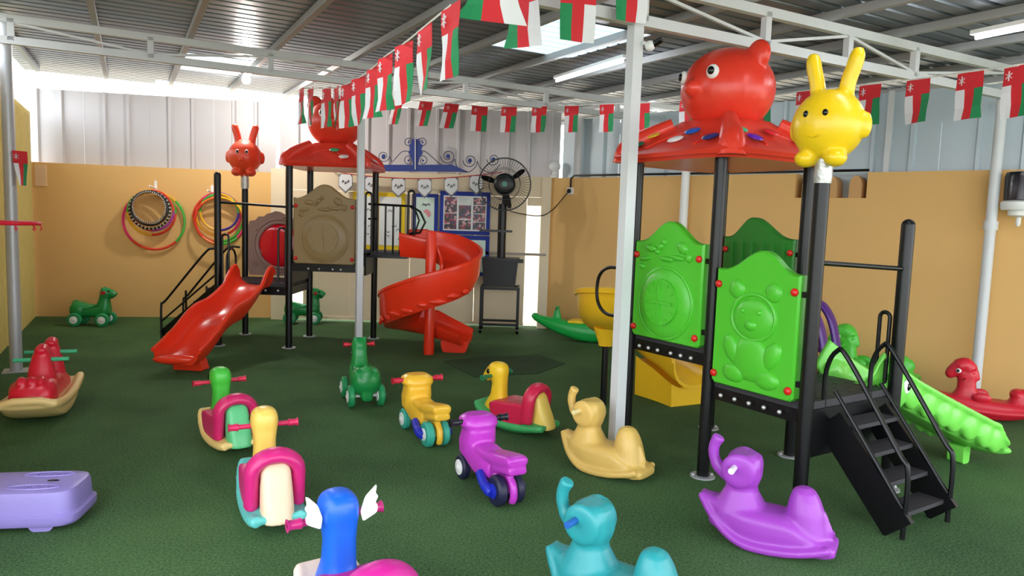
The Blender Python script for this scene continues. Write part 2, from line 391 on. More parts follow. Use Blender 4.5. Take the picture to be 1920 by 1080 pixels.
# blue cut-out crest with scrolls
BLU = mat('blue_gate_paint', (44, 66, 142), .5); INK = mat('dark_scroll_iron', (70, 74, 110), .5)
crest = thing('gate_crest', 'blue scrollwork crest with a leaf finial standing on the gate', 'ironwork', (gx(778), GY+.03, GH)); co = (gx(778), GY+.03, GH)
def gp(px, py): v = at(px, py, GY+.03); return v
m = MB(); a = [gp(716, 321), gp(878, 322), gp(848, 309), gp(716, 309)]
m.prism([(v.x-co[0], v.z-co[2]) for v in a], (co[0], co[1]+.02, co[2]), (1,0,0), (0,0,1), .04); m.build('blue_band', BLU, crest, co)
leaf = [(778,318),(772,298),(766,286),(769,280),(767,272),(772,268),(773,260),(776,262),(778,252),(781,262),(786,260),(787,268),(793,272),(790,280),(793,286),(786,298),(782,318)]
m = MB(); m.prism([(gp(*q).x-co[0], gp(*q).z-co[2]) for q in reversed(leaf)], (co[0], co[1]+.015, co[2]), (1,0,0), (0,0,1), .03); m.build('leaf_finial', BLU, crest, co)
m = MB(); m.bar(gp(779, 254)-Vector((0,.02,0)), gp(779, 318)-Vector((0,.02,0)), .02, .012); m.build('stem', WHITE, crest, co)
def spiral(cx, cy, r, a0, turns, tail=None):
    pts = []; K = 34
    for i in range(K+1):
        f = i/K; rr = r*(1-.62*f); a = a0+turns*2*pi*f; pts.append(gp(cx+rr*cos(a), cy-rr*sin(a)))
    if tail: pts = bez([gp(*q) for q in tail], 6)[:-1]+pts
    return pts
SC = [(719, 293, 11, 0, -1.4, [(733,307),(745,293),(755,284),(768,284)][::-1]), (840, 293, 14, pi, 1.4, None), (881, 301, 13, pi, 1.3, None), (925, 299, 12, pi, 1.3, None),
      (766, 267, 9, 0, 1.3, None), (792, 267, 9, pi, -1.3, None), (766, 301, 10, 0, 1.2, None), (793, 301, 10, pi, -1.2, None)]
for sc_ in SC:
    m = MB(); m.tube(spiral(*sc_), .006, 5); m.build('scroll', INK, crest, co)
    m = MB(); v = gp(sc_[0], sc_[1]); m.ell(v, (.03,.012,.03), 10, 6) if sc_[2] > 10.5 else m.ell(v, (.015,.01,.015), 8, 5); m.build('rosette', BLU, crest, co)
for tail in ([(783,284),(797,284),(812,296),(828,309),(845,308),(853,298)], [(853,298),(856,310),(866,321),(880,322),(892,312),(895,302)], [(895,302),(900,314),(912,322),(925,322),(938,308)]):
    m = MB(); m.tube(bez([gp(*q) for q in tail], 6), .006, 5); m.build('scroll_link', INK, crest, co)

# notice boards
def paper(rgb=(236,240,238)): return mat('paper_%d_%d_%d' % rgb, rgb, .8)
def sheet_panel(name, x0, x1, z0, z1, y, th, mt, parent, org):
    m = MB(); m.box(((x0+x1)/2, y, (z0+z1)/2), (x1-x0, th, z1-z0)); return m.build(name, mt, parent, org)
BOARDB = mat('blue_board_felt', (24, 52, 150), .7); BOARDY = mat('yellow_board_felt', (240, 205, 30), .7)
PRINTINK = mat('print_ink', (60, 62, 70), .8); PINK = mat('pink_print', (232, 150, 158), .8); MINT = paper((214, 234, 222))
def px_rect(x0, y0, x1, y1, Y): a = at(x0, y1, Y); b = at(x1, y0, Y); return a.x, b.x, a.z, b.z
YB = GY-.035
x0, x1, z0, z1 = px_rect(661, 362, 760, 466, YB)
yb = thing('notice_board', 'yellow-bordered notice board with white sheets behind the tower railing', 'notice board', (x0, YB, z0)); og = (x0, YB, z0)
sheet_panel('backing', x0, x1, z0, z1, YB, .03, BOARDY, yb, og)
for k in range(2):
    a = x0+.04+(x1-x0-.08)*k/2; sh = sheet_panel('paper_sheet', a+.008, a+(x1-x0-.08)/2-.008, z0+.06, z1-.06, YB-.018, .006, paper(), yb, og)
    for q in range(7):
        m = MB(); cx = a+.06+random.random()*.22; cz = z0+.12+random.random()*.5
        m.tube(bez([(cx, YB-.022, cz), (cx+.02, YB-.022, cz+.03), (cx+.05, YB-.022, cz+.005), (cx+.06, YB-.022, cz+.03)], 4), .004, 5); m.build('pen_drawing', PRINTINK, sh, og)
x0, x1, z0, z1 = px_rect(773, 364, 822, 438, YB); og = (x0, YB, z0)
nb = thing('notice_board', 'narrow blue-framed notice board with pale green sheet and black bird print', 'notice board', og)
sheet_panel('backing', x0, x1, z0, z1, YB, .03, BOARDB, nb, og)
sh = sheet_panel('paper_sheet', x0+.05, x1-.05, z0+.0, z1-.05, YB-.018, .006, MINT, nb, og)
def outline(name, pts, mt, parent, og, Y, d=.004, name2=None):
    vv = [at(px, py, Y) for px, py in pts]; m = MB(); ar = sum(vv[i-1].x*vv[i].z-vv[i].x*vv[i-1].z for i in range(len(vv)))
    if ar < 0: vv = vv[::-1]
    m.prism([(v.x-vv[0].x, v.z-vv[0].z) for v in vv], vv[0], (1,0,0), (0,0,1), d); return m.build(name, mt, parent, og)
outline('bird_print', [(790,386),(794,381),(799,383),(804,381),(808,386),(802,384),(798,387),(795,384)], EYEB, sh, og, YB-.021)
outline('pink_print', [(793,396),(800,392),(806,396),(808,404),(803,408),(798,400)], PINK, sh, og, YB-.021)
x0, x1, z0, z1 = px_rect(824, 361, 920, 438, YB); og = (x0, YB, z0)
pb = thing('notice_board', 'blue-framed board covered with a white sheet of nine photographs', 'notice board', og)
sheet_panel('backing', x0, x1, z0, z1, YB, .03, BOARDB, pb, og)
px0, px1, pz0, pz1 = x0+.05, x1-.05, z0+.05, z1-.06
sh = sheet_panel('photo_sheet', px0, px1, pz0, pz1, YB-.018, .006, paper(), pb, og)
def photo_mat(i):
    m = bpy.data.materials.new('photo_print'); m.use_nodes = True; nt = m.node_tree; b = nt.nodes['Principled BSDF']; b.inputs['Roughness'].default_value = .35
    tc = nt.nodes.new('ShaderNodeTexCoord'); mp = nt.nodes.new('ShaderNodeMapping'); mp.inputs['Location'].default_value = (i*3.1, 0, i*1.7); nt.links.new(tc.outputs['Object'], mp.inputs[0])
    v = nt.nodes.new('ShaderNodeTexVoronoi'); v.inputs['Scale'].default_value = 34; nt.links.new(mp.outputs[0], v.inputs['Vector'])
    sp = nt.nodes.new('ShaderNodeSeparateColor'); nt.links.new(v.outputs['Color'], sp.inputs[0])
    r = nt.nodes.new('ShaderNodeValToRGB'); cols = [(28,22,30),(150,44,60),(60,40,80),(196,150,150),(36,40,44),(120,60,150) if i in (1,3,4) else (170,60,50)]
    els = r.color_ramp.elements; els[0].color = lin(cols[0]); els[1].color = lin(cols[-1])
    for k in range(1, 5): e = els.new(k/5); e.color = lin(cols[k])
    r.color_ramp.interpolation = 'CONSTANT'; nt.links.new(sp.outputs[0], r.inputs[0]); nt.links.new(r.outputs[0], b.inputs['Base Color']); return m
W_ = (px1-px0)/3; Hh = (pz1-pz0)
rects = [(0,.52,1),(0,.02,.5),(1,.78,.97),(1,.34,.76),(1,.02,.31),(2,.78,1),(2,.52,.76),(2,.27,.5),(2,.02,.25)]
for i, (c_, a, b) in enumerate(rects):
    z_a = pz0+.01+a*(Hh-.03); z_b = pz0+.01+b*(Hh-.03); mt = paper((225,232,228)) if i == 2 else photo_mat(i)
    sheet_panel('photo', px0+c_*W_+.014, px0+(c_+1)*W_-.014, z_a, z_b, YB-.0225, .003, mt, sh, og)
x0, x1, z0, z1 = px_rect(838, 443, 918, 515, YB); og = (x0, YB, z0)
lb = thing('notice_board', 'lower blue board with pale blank sheets, half behind the spiral slide', 'notice board', og)
sheet_panel('backing', x0, x1, z0, z1, YB, .03, BOARDB, lb, og)
for a, b in ((.05,.28), (.3,.53)): sheet_panel('paper_sheet', x0+a, x0+b, z0+.05, z1-.06, YB-.018, .006, MINT, lb, og)

# white pennants on a red string
pn = thing('pennant_string', 'red string of six white pointed pennants hung across the gate', 'bunting', at(640, 320, GY-.12)); og = at(640, 320, GY-.12)
REDSTR = mat('red_string', (200, 40, 46), .7); PENW = mat('pennant_white', (226, 228, 230), .7); PENG = mat('pennant_grey_rim', (120, 122, 126), .7)  # grey pennant body, left as a rim round the white face
st_pts = [(628,321),(660,327),(700,331),(747,334),(795,335),(845,333),(890,329),(935,324)]
m = MB(); m.tube([at(624, 320, GY)]+bez([at(x, y, GY-.12) for x, y in st_pts], 6)+[at(942, 322, GY+.01)], .007, 6); m.build('string', REDSTR, pn, og)
for (x, y) in [(648,326),(697,331),(747,334),(796,335),(846,333),(893,329)]:
    p = outline('pennant', [(x-13,y),(x+13,y),(x+13,y+24),(x,y+37),(x-13,y+24)], PENG, pn, og, GY-.118, .004)
    outline('pennant_face', [(x-8,y+1),(x+8,y+1),(x+12,y+6),(x+12,y+22),(x,y+33),(x-12,y+22),(x-12,y+6)], PENW, p, og, GY-.123, .003)
    for q in range(3):
        m = MB(); c_ = at(x-5+5*q, y+14+3*(q % 2), GY-.129); m.tube([c_+Vector((-.014,0,-.016)), c_+Vector((.002,0,.018)), c_+Vector((.014,0,-.008))], .006, 5); m.build('emblem_print', PRINTINK, p, og)

# ------------------------------------------------------------------ hoops on the wall
ad = (A1-A0).normalized(); an = Vector((-ad.y, ad.x, 0))
def apt(px, py, off=.05):
    d = ray(px, py); a = Vector((d.x, d.y, 0)); M = Matrix(((a.x, -ad.x), (a.y, -ad.y))); s = M.inverted() @ Vector((A0.x, A0.y)); p = Vector((0,0,CAM_H))+d*s[0]; return p - an*off
HC = {'pink': (232,40,110), 'red': (226,60,36), 'orange': (240,112,40), 'green': (70,180,60), 'yellow': (240,180,40), 'purple': (180,60,170), 'violet': (70,40,140), 'black': (30,26,26), 'white': (210,205,196)}
for k_, v_ in list(HC.items()): HC[k_] = plastic('hoop_'+k_, v_, .35)
def hoop(cx, cy, rpx, r_t, segs, off, label, group, dotted=False):
    c = apt(cx, cy, off); R = (apt(cx+rpx, cy, off)-c).length; cols = list(dict.fromkeys(segs)); m = MB(); n = 96 if dotted else 48
    ring = [c + ad*R*cos(2*pi*i/n) + Vector((0,0,1))*R*sin(2*pi*i/n) for i in range(n)]
    m.tube(ring, r_t, 8, closed=True); k = len(m.f)//n
    for i in range(n):
        sname = segs[int(i/n*len(segs))] if not dotted else segs[(i) % len(segs)]
        for j in range(k): m.m[i*k+j] = cols.index(sname)
    o = m.build('hula_hoop', [HC[q] for q in cols], None, c); return tag(o, label, 'hula hoop', group)
g1 = 'hoops on the left wall peg'; g2 = 'hoops on the wall peg behind the red slide'
hoop(291, 414, 57, .017, ['green','yellow','yellow','pink','pink','red','red','green'], .05, 'largest hoop on the left peg, pink and red below', g1)
hoop(288, 399, 44, .017, ['green','orange','yellow','green','yellow','yellow','red','red'], .09, 'middle yellow, green and red hoop on the left peg', g1)
hoop(291, 395, 39, .016, ['red','red','orange','red','red','red','purple','purple'], .13, 'red and purple hoop around the black ones on the left peg', g1)
hoop(288, 394, 37, .016, ['black','black','white'], .17, 'black hoop dotted white, outermost of the dark ones on the left peg', g1, True)
hoop(289, 391, 33, .017, ['black','black'], .21, 'plain black hoop innermost on the left peg', g1)
hoop(290, 389, 30, .009, ['white','black'], .25, 'thin dotted white hoop within the black hoops on the left peg', g1, True)
hoop(411, 409, 46, .017, ['green','yellow','pink','red','orange','orange','green','green'], .05, 'widest multicoloured hoop on the peg behind the red slide', g2)
hoop(412, 402, 41, .017, ['red','violet','pink','red','yellow','yellow','red','pink'], .09, 'pink and red hoop on the peg behind the red slide', g2)
hoop(415, 398, 35, .017, ['green','yellow','green','green','yellow','yellow','violet','violet'], .13, 'small green and violet hoop on the peg behind the red slide', g2)
hoop(417, 414, 45, .017, ['yellow','yellow','orange','red','red','orange','green','pink'], .17, 'tilted yellow and orange hoop on the peg behind the red slide', g2)
for px, py, lb_ in ((292, 350, 'white wall peg holding the left bunch of hoops'), (398, 358, 'white wall peg holding the hoops behind the red slide')):
    c = apt(px, py, 0); o = thing('hoop_peg', lb_, 'peg', c); m = MB(); m.box((0,0,0), (.035,.01,.16), rz=.2); m.build('plate', WHITE, o); m = MB(); m.cyl((0,0,-.02), tuple(-an*.28+Vector((0,0,.0))), .012, 8); m.build('hook', WHITE, o)
# pale patch on the left wall corner
ps = MB(); a = apt(66, 308, 0); b = apt(89, 349, 0); ps.box(((a.x+b.x)/2, (a.y+b.y)/2-.01, (a.z+b.z)/2), (abs(b.x-a.x), .02, a.z-b.z), rz=atan2(ad.y, ad.x))
tag(ps.build('plaster_patch', mat('pale_plaster', (236,200,160), .8)), 'pale square plaster patch at the top left corner of the yellow wall', 'patch')
# ------------------------------------------------------------------ lamps on walls
def globe_base(loc, label):
    o = thing('globe_lamp', label, 'lamp', loc); m = MB(); m.lathe((0,0,0), [(.06,0),(.06,.03),(.035,.05),(.035,.09)], 14); m.build('lamp_base', WHITE, o)
    m = MB(); m.ell((0,0,.16), .083, 20, 12); m.build('globe', mat('opal_globe', (236,238,240), .25), o)
globe_base((at(1040, 322, 10.05).x, 10.07, GH), 'white opal globe lamp on the pillar right of the gate')
s_ = cpt(1907); p_ = C0+cd*s_-cn*.16
wlm = thing('lantern', 'black and white wall lamp at the right edge of the photo', 'lamp', (p_.x, p_.y, 1.93))
m = MB(); m.lathe((0,0,-.1), [(.1,-.02),(.125,0),(.13,.2),(.12,.24),(.06,.25)], 20); m.build('black_shade', plastic('lamp_black', (28,26,32), .2), wlm)
m = MB(); m.lathe((0,0,-.19), [(.135,0),(.145,.02),(.145,.07),(.12,.085)], 20); m.build('white_ring', WHITE, wlm)
m = MB(); m.lathe((0,0,-.25), [(.05,0),(.085,.015),(.085,.06)], 18); m.build('socket_ring', WHITE, wlm)
m = MB(); m.lathe((0,0,-.33), [(.012,0),(.02,.02),(.02,.07),(.012,.09)], 10); m.build('bulb', WHITE, wlm)
m = MB(); m.bar((0,0,-.05), tuple(cn*.16+Vector((0,0,-.05))), .06, .06); m.build('bracket', BLACK, wlm)
# socket, conduit and cable
s_ = cpt(1066); p_ = C0+cd*s_-cn*.02; zz = 1.93
sk = thing('power_socket', 'white wall socket with a black plug, right of the fan', 'socket', (p_.x, p_.y, zz)); R_ = atan2(cd.y, cd.x)
m = MB(); m.box((0,0,0), (.09,.03,.09), rz=R_); m.build('plate', WHITE, sk); m = MB(); m.ell(tuple(-cn*.03), .03, 10, 6); m.build('plug', EYEB, sk)
pts = [p_+Vector((0,0,zz+.05)), p_+Vector((0,0,2.1)), p_+cd*.06+Vector((0,0,2.14)), C0+cd*cpt(1200)-cn*.02+Vector((0,0,2.135)), C0+cd*cpt(1450)-cn*.02+Vector((0,0,2.13)), C0+cd*cpt(1618)-cn*.02+Vector((0,0,2.13))]
m = MB(); m.tube(pts, .014, 6); tag(m.build('conduit', BLACK, None, tuple(pts[0])), 'black conduit along the top of the yellow right wall', 'conduit')
fanpole = Vector((at(940, 470, 9.55).x, 9.55, 0))
cab = bez([p_-cn*.05+Vector((0,0,zz-.02)), (gx(1030), 9.85, 1.66), (gx(1005), 9.8, 1.58), (gx(960), 9.75, 1.62), (fanpole.x+.05, 9.6, 1.66)], 8)
m = MB(); m.tube(cab, .007, 5); tag(m.build('fan_cable', BLACK, None, tuple(cab[0])), 'thin black cable drooping from the wall socket to the fan', 'cable')

# ------------------------------------------------------------------ fan on its tank trolley
fan = thing('mist_fan', 'black pedestal fan with wire cage above a black tank on a wheeled frame', 'fan', (fanpole.x, fanpole.y, 0))
F0 = Vector((fanpole.x, fanpole.y, 0)); hw_, hd_ = .245, .2; zt_ = .60
CAGE = mat('fan_cage_wire', (40, 42, 44), .4, .4)
for sx in (-1, 1):
    for sy in (-1, 1):
        m = MB(); m.box((sx*hw_, sy*hd_, .09+zt_/2-.04), (.035, .035, zt_-.06)); m.build('leg', BLACK, fan)
        c = MB(); c.cyl((sx*hw_-.018, sy*hd_, .045), (sx*hw_+.018, sy*hd_, .045), .045, 14); c.box((sx*hw_, sy*hd_, .085), (.03,.05,.03)); c.build('caster', EYEB, fan)
for z in (.12, zt_):
    for a, b in (((-hw_,-hd_,z),(hw_,-hd_,z)), ((-hw_,hd_,z),(hw_,hd_,z)), ((-hw_,-hd_,z),(-hw_,hd_,z)), ((hw_,-hd_,z),(hw_,hd_,z))):
        m = MB(); m.bar(a, b, .03, .03); m.build('frame_rail', BLACK, fan)
m = MB(); m.prism(rounded([(-.22,0),(.2,0),(.23,.36),(-.25,.36)], .03), (-.0, .18, .62), (1,0,0), (0,0,1), .36); m.build('tank', plastic('tank_black', (12,12,14), .45), fan)
m = MB(); m.box((0,0,.99), (.5,.4,.03)); m.box((.26,-.1,.97), (.08,.06,.05)); m.build('tank_lid', BLACK, fan)
m = MB(); m.cyl((0,0,1.0), (0,0,1.72), .058, 14); m.build('pole', BLACK, fan)
m = MB(); m.bar((-.3,-.04,1.36), (.14,-.04,1.36), .03, .03); m.build('cross_bar', BLACK, fan)
hc_ = Vector((at(946, 345, 9.4).x-F0.x, -.1, at(946, 345, 9.4).z)); m = MB(); m.cyl((hc_.x, .1, hc_.z), (hc_.x, -.12, hc_.z), .145, 22); m.ell((hc_.x, -.12, hc_.z), (.14,.04,.14), 20, 8); m.build('motor', plastic('fan_motor', (20,22,22), .35), fan)
m = MB(); m.bar((hc_.x,0,1.68), (hc_.x,0.05,hc_.z), .05, .05, upv=(1,0,0)); m.build('neck', BLACK, fan)
m = MB(); m.cyl((hc_.x, -.155, hc_.z), (hc_.x, -.17, hc_.z), .035, 16); m.build('green_badge', plastic('badge_green', (20,120,90)), fan)
for k in range(3):
    a = radians(38+k*120+ (0 if k == 0 else 6)); u = Vector((cos(a),0,sin(a))); v = Vector((-sin(a),0,cos(a))); m = MB(); cc = Vector((hc_.x, -.06, hc_.z))
    rr = [[cc+u*d_+v*wd*q+Vector((0, yy*q*.5+o_, 0)) for q, o_ in ((-1,-.004),(1,-.004),(1,.004),(-1,.004))] for d_, wd, yy in ((.12,.022,.03),(.2,.036,.05),(.28,.034,.04),(.325,.016,.02))]
    m.loft(rr); m.build('blade', BLACK, fan)
RC = .345
cg = MB()
for (R_, y) in ((RC, .0), (RC*.98, -.1), (RC*.6, -.165), (RC*.3, -.18), (RC*.6, .08)): cg.tube([(hc_.x+R_*cos(2*pi*i/40), y-.06, hc_.z+R_*sin(2*pi*i/40)) for i in range(40)], .009 if R_ == RC else .003, 5, closed=True)
for i in range(56):
    a = 2*pi*i/56; cg.tube([(hc_.x+r_*cos(a), y-.06, hc_.z+r_*sin(a)) for r_, y in ((.12,-.18),(RC*.6,-.165),(RC*.98,-.1),(RC,0),(RC*.6,.08),(.12,.1))], .0016, 4)
tag(cg.build('cage', CAGE, fan), kind='stuff')

# ------------------------------------------------------------------ flags
FR = mat('flag_red', (214, 38, 48), .75); FW = mat('flag_white', (232, 232, 236), .75); FG = mat('flag_green', (30, 140, 84), .75)
def flag(parent, org, top, ax, w=.2, h=.3, tilt=0.0, curl=.0, nrm_flip=1, yaw=0):
    ax = Vector(ax).normalized(); nv = Vector((-ax.y, ax.x, 0)); top = Vector(top)
    nx, nz = 9, 8; m = MB(); th = .0015; ph = random.random()*6
    xs_ = [-.5, -.33, -.17, -.16666, 0, .16666, .17, .33, .5]; zs_ = [0, .12, .25, .36, .361, .5, .75, 1]
    def P(i, j, o):
        u_ = xs_[i]*w; f = zs_[j]; bend = curl*f*f*w*(xs_[i]*2) + .012*sin(6*f+ph+xs_[i]*4)*f
        return top + ax*(u_*(1-.12*abs(curl)*f)+tilt*f*h) + nv*(bend+o) - Vector((0,0,h*f))
    vs = [P(i, j, o) for o in (0, th) for j in range(nz) for i in range(nx)]; q = nx*nz
    for j in range(nz-1):
        for i in range(nx-1):
            mi = 0 if zs_[j+1] <= .3605 else (1 if xs_[i+1] <= -.166 else (2 if xs_[i] >= .166 else 0))
            m.add([vs[j*nx+i], vs[j*nx+i+1], vs[(j+1)*nx+i+1], vs[(j+1)*nx+i]], [(0,1,2,3)], mi)
            m.add([vs[q+j*nx+i], vs[q+(j+1)*nx+i], vs[q+(j+1)*nx+i+1], vs[q+j*nx+i+1]], [(0,1,2,3)], mi)
    fo = m.build('flag', [FR, FW, FG], parent, org)
    e = MB(); c = top + ax*(-.28*w) - Vector((0,0,.17*h)); s = .026*h/.3
    for o in (-.006, .008):
        for a in (.6, -.6): e.bar(c+nv*o+ax*s*cos(a)+Vector((0,0,s*sin(a))), c+nv*o-ax*s*cos(a)-Vector((0,0,s*sin(a))), .003, .006, upv=nv)
        e.bar(c+nv*o+Vector((0,0,s*1.1)), c+nv*o-Vector((0,0,s*1.1)), .003, .007, upv=nv)
    e.build('flag_emblem', FW, fo, org)
def bunting(label, pts, flags, rope=WHITE):
    org = Vector(pts[0]); b = thing('flag_bunting', label, 'bunting', org); m = MB(); m.tube(bez(pts, 8), .005, 5); m.build('string', rope, b, org)
    for f in flags: flag(b, org, **f)
# string across the yard in front of the back sheets, rising to the right
s2 = [(747,187,9.3),(800,190,9.2),(848,194,9.1),(900,199,9.0),(955,200,8.9),(1012,199,8.75),(1072,198,8.5),(1138,195,8.15),(1205,193,7.8),(1290,187,7.3),(1430,181,6.7),(1510,170,6.2),(1632,158,5.6),(1722,148,5.2),(1820,134,4.8),(1910,123,4.45)]
P2 = [at(x, y, Y) for x, y, Y in s2]
fl2 = []
for i, p in enumerate(P2):
    a = (P2[min(i+1, len(P2)-1)]-P2[max(i-1, 0)]); a.z = 0
    wv = [.14,.17,.18,.2,.2,.2,.2,.2,.2,.2,.2,.2,.2,.2,.2,.2][i]
    ax = a if i > 3 else Vector((1, -.2+.12*i, 0))
    fl2.append(dict(top=p, ax=ax, w=wv, h=.31, tilt=(-.22 if i < 3 else -.05 if i < 6 else 0), curl=random.uniform(-.1,.1)))
bunting('long string of upright flags across the back of the yard and right side', P2, fl2)
# string from above the red tower towards the camera
s1 = [(565,166,6.2),(582,166,6.0),(612,165,5.6),(630,164,5.35),(650,158,5.1),(672,146,4.75),(698,128,4.45),(722,106,4.1),(757,82,3.72),(796,50,3.4),(845,10,3.08)]
P1 = [at(x, y, Y) for x, y, Y in s1]; fl1 = []
for i, p in enumerate(P1):
    yaw = [1.0,.9,1.2,1.25,1.1,.8,1.3,.9,1.0,1.02,1.02][i]; ang = atan2(-p.y, -p.x)+radians((10 if i < 4 else 19)+4*(i % 3))
    fl1.append(dict(top=p, ax=(cos(ang), sin(ang), 0), w=.2, h=.3, tilt=0, curl=[.1,-.1,.1,-.1,.12,-.1,.15,.05,.0,-.05,-.05][i]))
bunting('string of edge-on flags running from the left red tower towards the camera', P1, fl1)
s3 = [(905,-60,3.3),(926,-84,3.42),(985,-40,3.75),(1086,-32,4.0),(1188,-62,4.3)]
P3 = [at(x, y, Y) for x, y, Y in s3]
fl3 = [dict(top=P3[1], ax=(-.75, .65, 0), curl=.8, h=.3), dict(top=P3[2], ax=(-.6, .8, 0), curl=.3, h=.34), dict(top=P3[3], ax=(-1, -.15, 0), curl=.05, h=.31), dict(top=P3[4], ax=(-1, -.2, 0), curl=.1, h=.31)]
bunting('overhead string of flags at the top of the photo, tied to the thick white pole', P3, fl3)
# small single flag and hoop on the left
pf = at(37, 283, 6.3); lf = thing('hand_flag', 'small red and green flag hanging by the left post', 'flag', pf); flag(lf, pf, pf-Vector((.0,0,.0)), (.5,.85,0), w=.12, h=.3, curl=.5, tilt=.05)
bh = thing('basketball_hoop', 'red basketball ring projecting from the left edge', 'hoop', at(20, 418, 4.6)); bo = at(20, 418, 4.6)
m = MB(); m.tube([bo+Vector((-.05+.2*cos(2*pi*i/32), .2*sin(2*pi*i/32), 0)) for i in range(32)], .012, 8, closed=True); m.build('rim', plastic('hoop_rim_red', (214,24,50), .3), bh, bo)
for i in range(10):
    a = 2*pi*i/10; c = bo+Vector((-.05+.2*cos(a), .2*sin(a), -.012)); m = MB(); m.tube([c, c+Vector((.012,0,-.02)), c+Vector((0,0,-.034))], .004, 5); m.build('net_hook', MATS['hoop_rim_red'], bh, bo)
m = MB(); m.bar(bo+Vector((-.24,0,0)), bo+Vector((-.62,.25,0)), .05, .03); m.build('bracket', MATS['hoop_rim_red'], bh, bo)

# ------------------------------------------------------------------ lamps under the roof
def tube_light(t, n0, n1, label, along='n', drop=.06):
    z = roofz(n0)-drop; a, b = (TN(t, n0, z), TN(t, n1, z)); o = thing('tube_light', label, 'lamp', a, group='fluorescent tubes under the roof')
    m = MB(); m.bar(a+Vector((0,0,.025)), b+Vector((0,0,.025)), .05, .03); m.build('housing', WHITE, o, a)
    d = (b-a).normalized(); m = MB(); m.cyl(a+d*.03-Vector((0,0,.012)), b-d*.03-Vector((0,0,.012)), .014, 10); m.build('tube', mat('lit_tube', (255,255,255), .4, emit=(245,250,255), estr=LAMP), o, a)
tube_light(3.97, 5.35, 6.55, 'lit fluorescent tube on a purlin near the thick white pole')
tube_light(6.6, 8.1, 9.3, 'lit fluorescent tube far back under the roof above the right-hand flags')
tube_light(.93, 3.2, 4.4, 'added unseen fluorescent tube on a purlin overhead at left, out of the photo')  # unseen tube, added to brighten the yard from the left
tube_light(3.27, 1.2, 2.4, 'added unseen fluorescent tube on a purlin above the camera')  # added overhead as extra light, out of view
tube_light(5.2, 1.8, 3.0, 'added unseen fluorescent tube on a purlin overhead at right, out of the photo')  # another unseen tube added for light on the right
tube_light(1.71, -.6, .6, 'added unseen fluorescent tube on a purlin behind the camera')  # out of view, added to light the foreground
bl = at(462, 150, 8.9); o = thing('bulb_lamp', 'small bright bulb under the roof above the left bunny post', 'lamp', bl)
m = MB(); m.ell(bl, (.05,.05,.05), 14, 8); m.build('bulb', mat('lit_bulb', (255,255,250), .4, emit=(255,250,240), estr=800), o, bl)
m = MB(); m.cyl(bl+Vector((0,0,.04)), Vector((bl.x, bl.y, roofz(N.dot(bl))+.06)), .02, 8); m.build('holder', WHITE, o, bl)
cp = at(1222, 86, 4.42); o = thing('security_camera', 'small white and black camera on a bracket beside the thick white pole', 'camera', cp)
m = MB(); m.ell(cp+Vector((-.01,0,0)), .032, 12, 8); m.build('body', WHITE, o, cp); m = MB(); m.cyl(cp, cp+Vector((.05,-.04,.03)), .02, 10); m.build('lens_tube', EYEB, o, cp); m = MB(); m.bar(cp+Vector((-.03,0,.01)), cp+Vector((-.055,.01,.02)), .02, .02); m.build('bracket', STEELW, o, cp)
# ================================================================== PLAY TOWERS
def dome_post(parent, name, x, y, h, r=.037, cap=True):
    m = MB(); k = 8; prof = [(r, 0), (r, h-r)] + [(r*cos(a), h-r+r*sin(a)) for a in [pi/2*i/k for i in range(1, k)]] + [(.003, h)]
    m.lathe((x, y, 0), prof if cap else [(r,0),(r,h)], 18); p = m.build(name, BLACK, parent)
    b = MB(); b.lathe((x, y, .0), [(.075,0),(.075,.008)], 14); b.ell((x+.055, y-.02, .01), .012, 8, 5); b.ell((x-.05, y+.03, .01), .012, 8, 5); b.build('foot_plate', GALV, p); return p
def deck(parent, x0, x1, y0, y1, z, th=.09, holes=True):
    m = MB(); m.box(((x0+x1)/2, (y0+y1)/2, z-.02), (x1-x0, y1-y0, .04)); d = m.build('deck', DARKDECK, parent)
    for a, b in (((x0,y0),(x1,y0)), ((x0,y1),(x1,y1)), ((x0,y0),(x0,y1)), ((x1,y0),(x1,y1))):
        m = MB(); m.bar((a[0],a[1],z-.04-th/2), (b[0],b[1],z-.04-th/2), .035, th); m.build('deck_beam', BLACK, parent)
    if holes:
        h = MB()
        for i in range(7):
            for j in range(7):
                cx = x0+(i+.7)*(x1-x0)/7.4; cy = y0+(j+.7)*(y1-y0)/7.4; h.lathe((cx, cy, z), [(.014,0),(.014,.002),(.008,.003)], 8)
        tag(h.build('grip_studs', BLACK, d), kind='stuff')
def bolts(parent, pts, n, r=.013):
    n = Vector(n)
    for p in pts:
        m = MB(); m.ell(Vector(p)+n*.004, r, 10, 6); m.build('bolt', BOLT, parent)
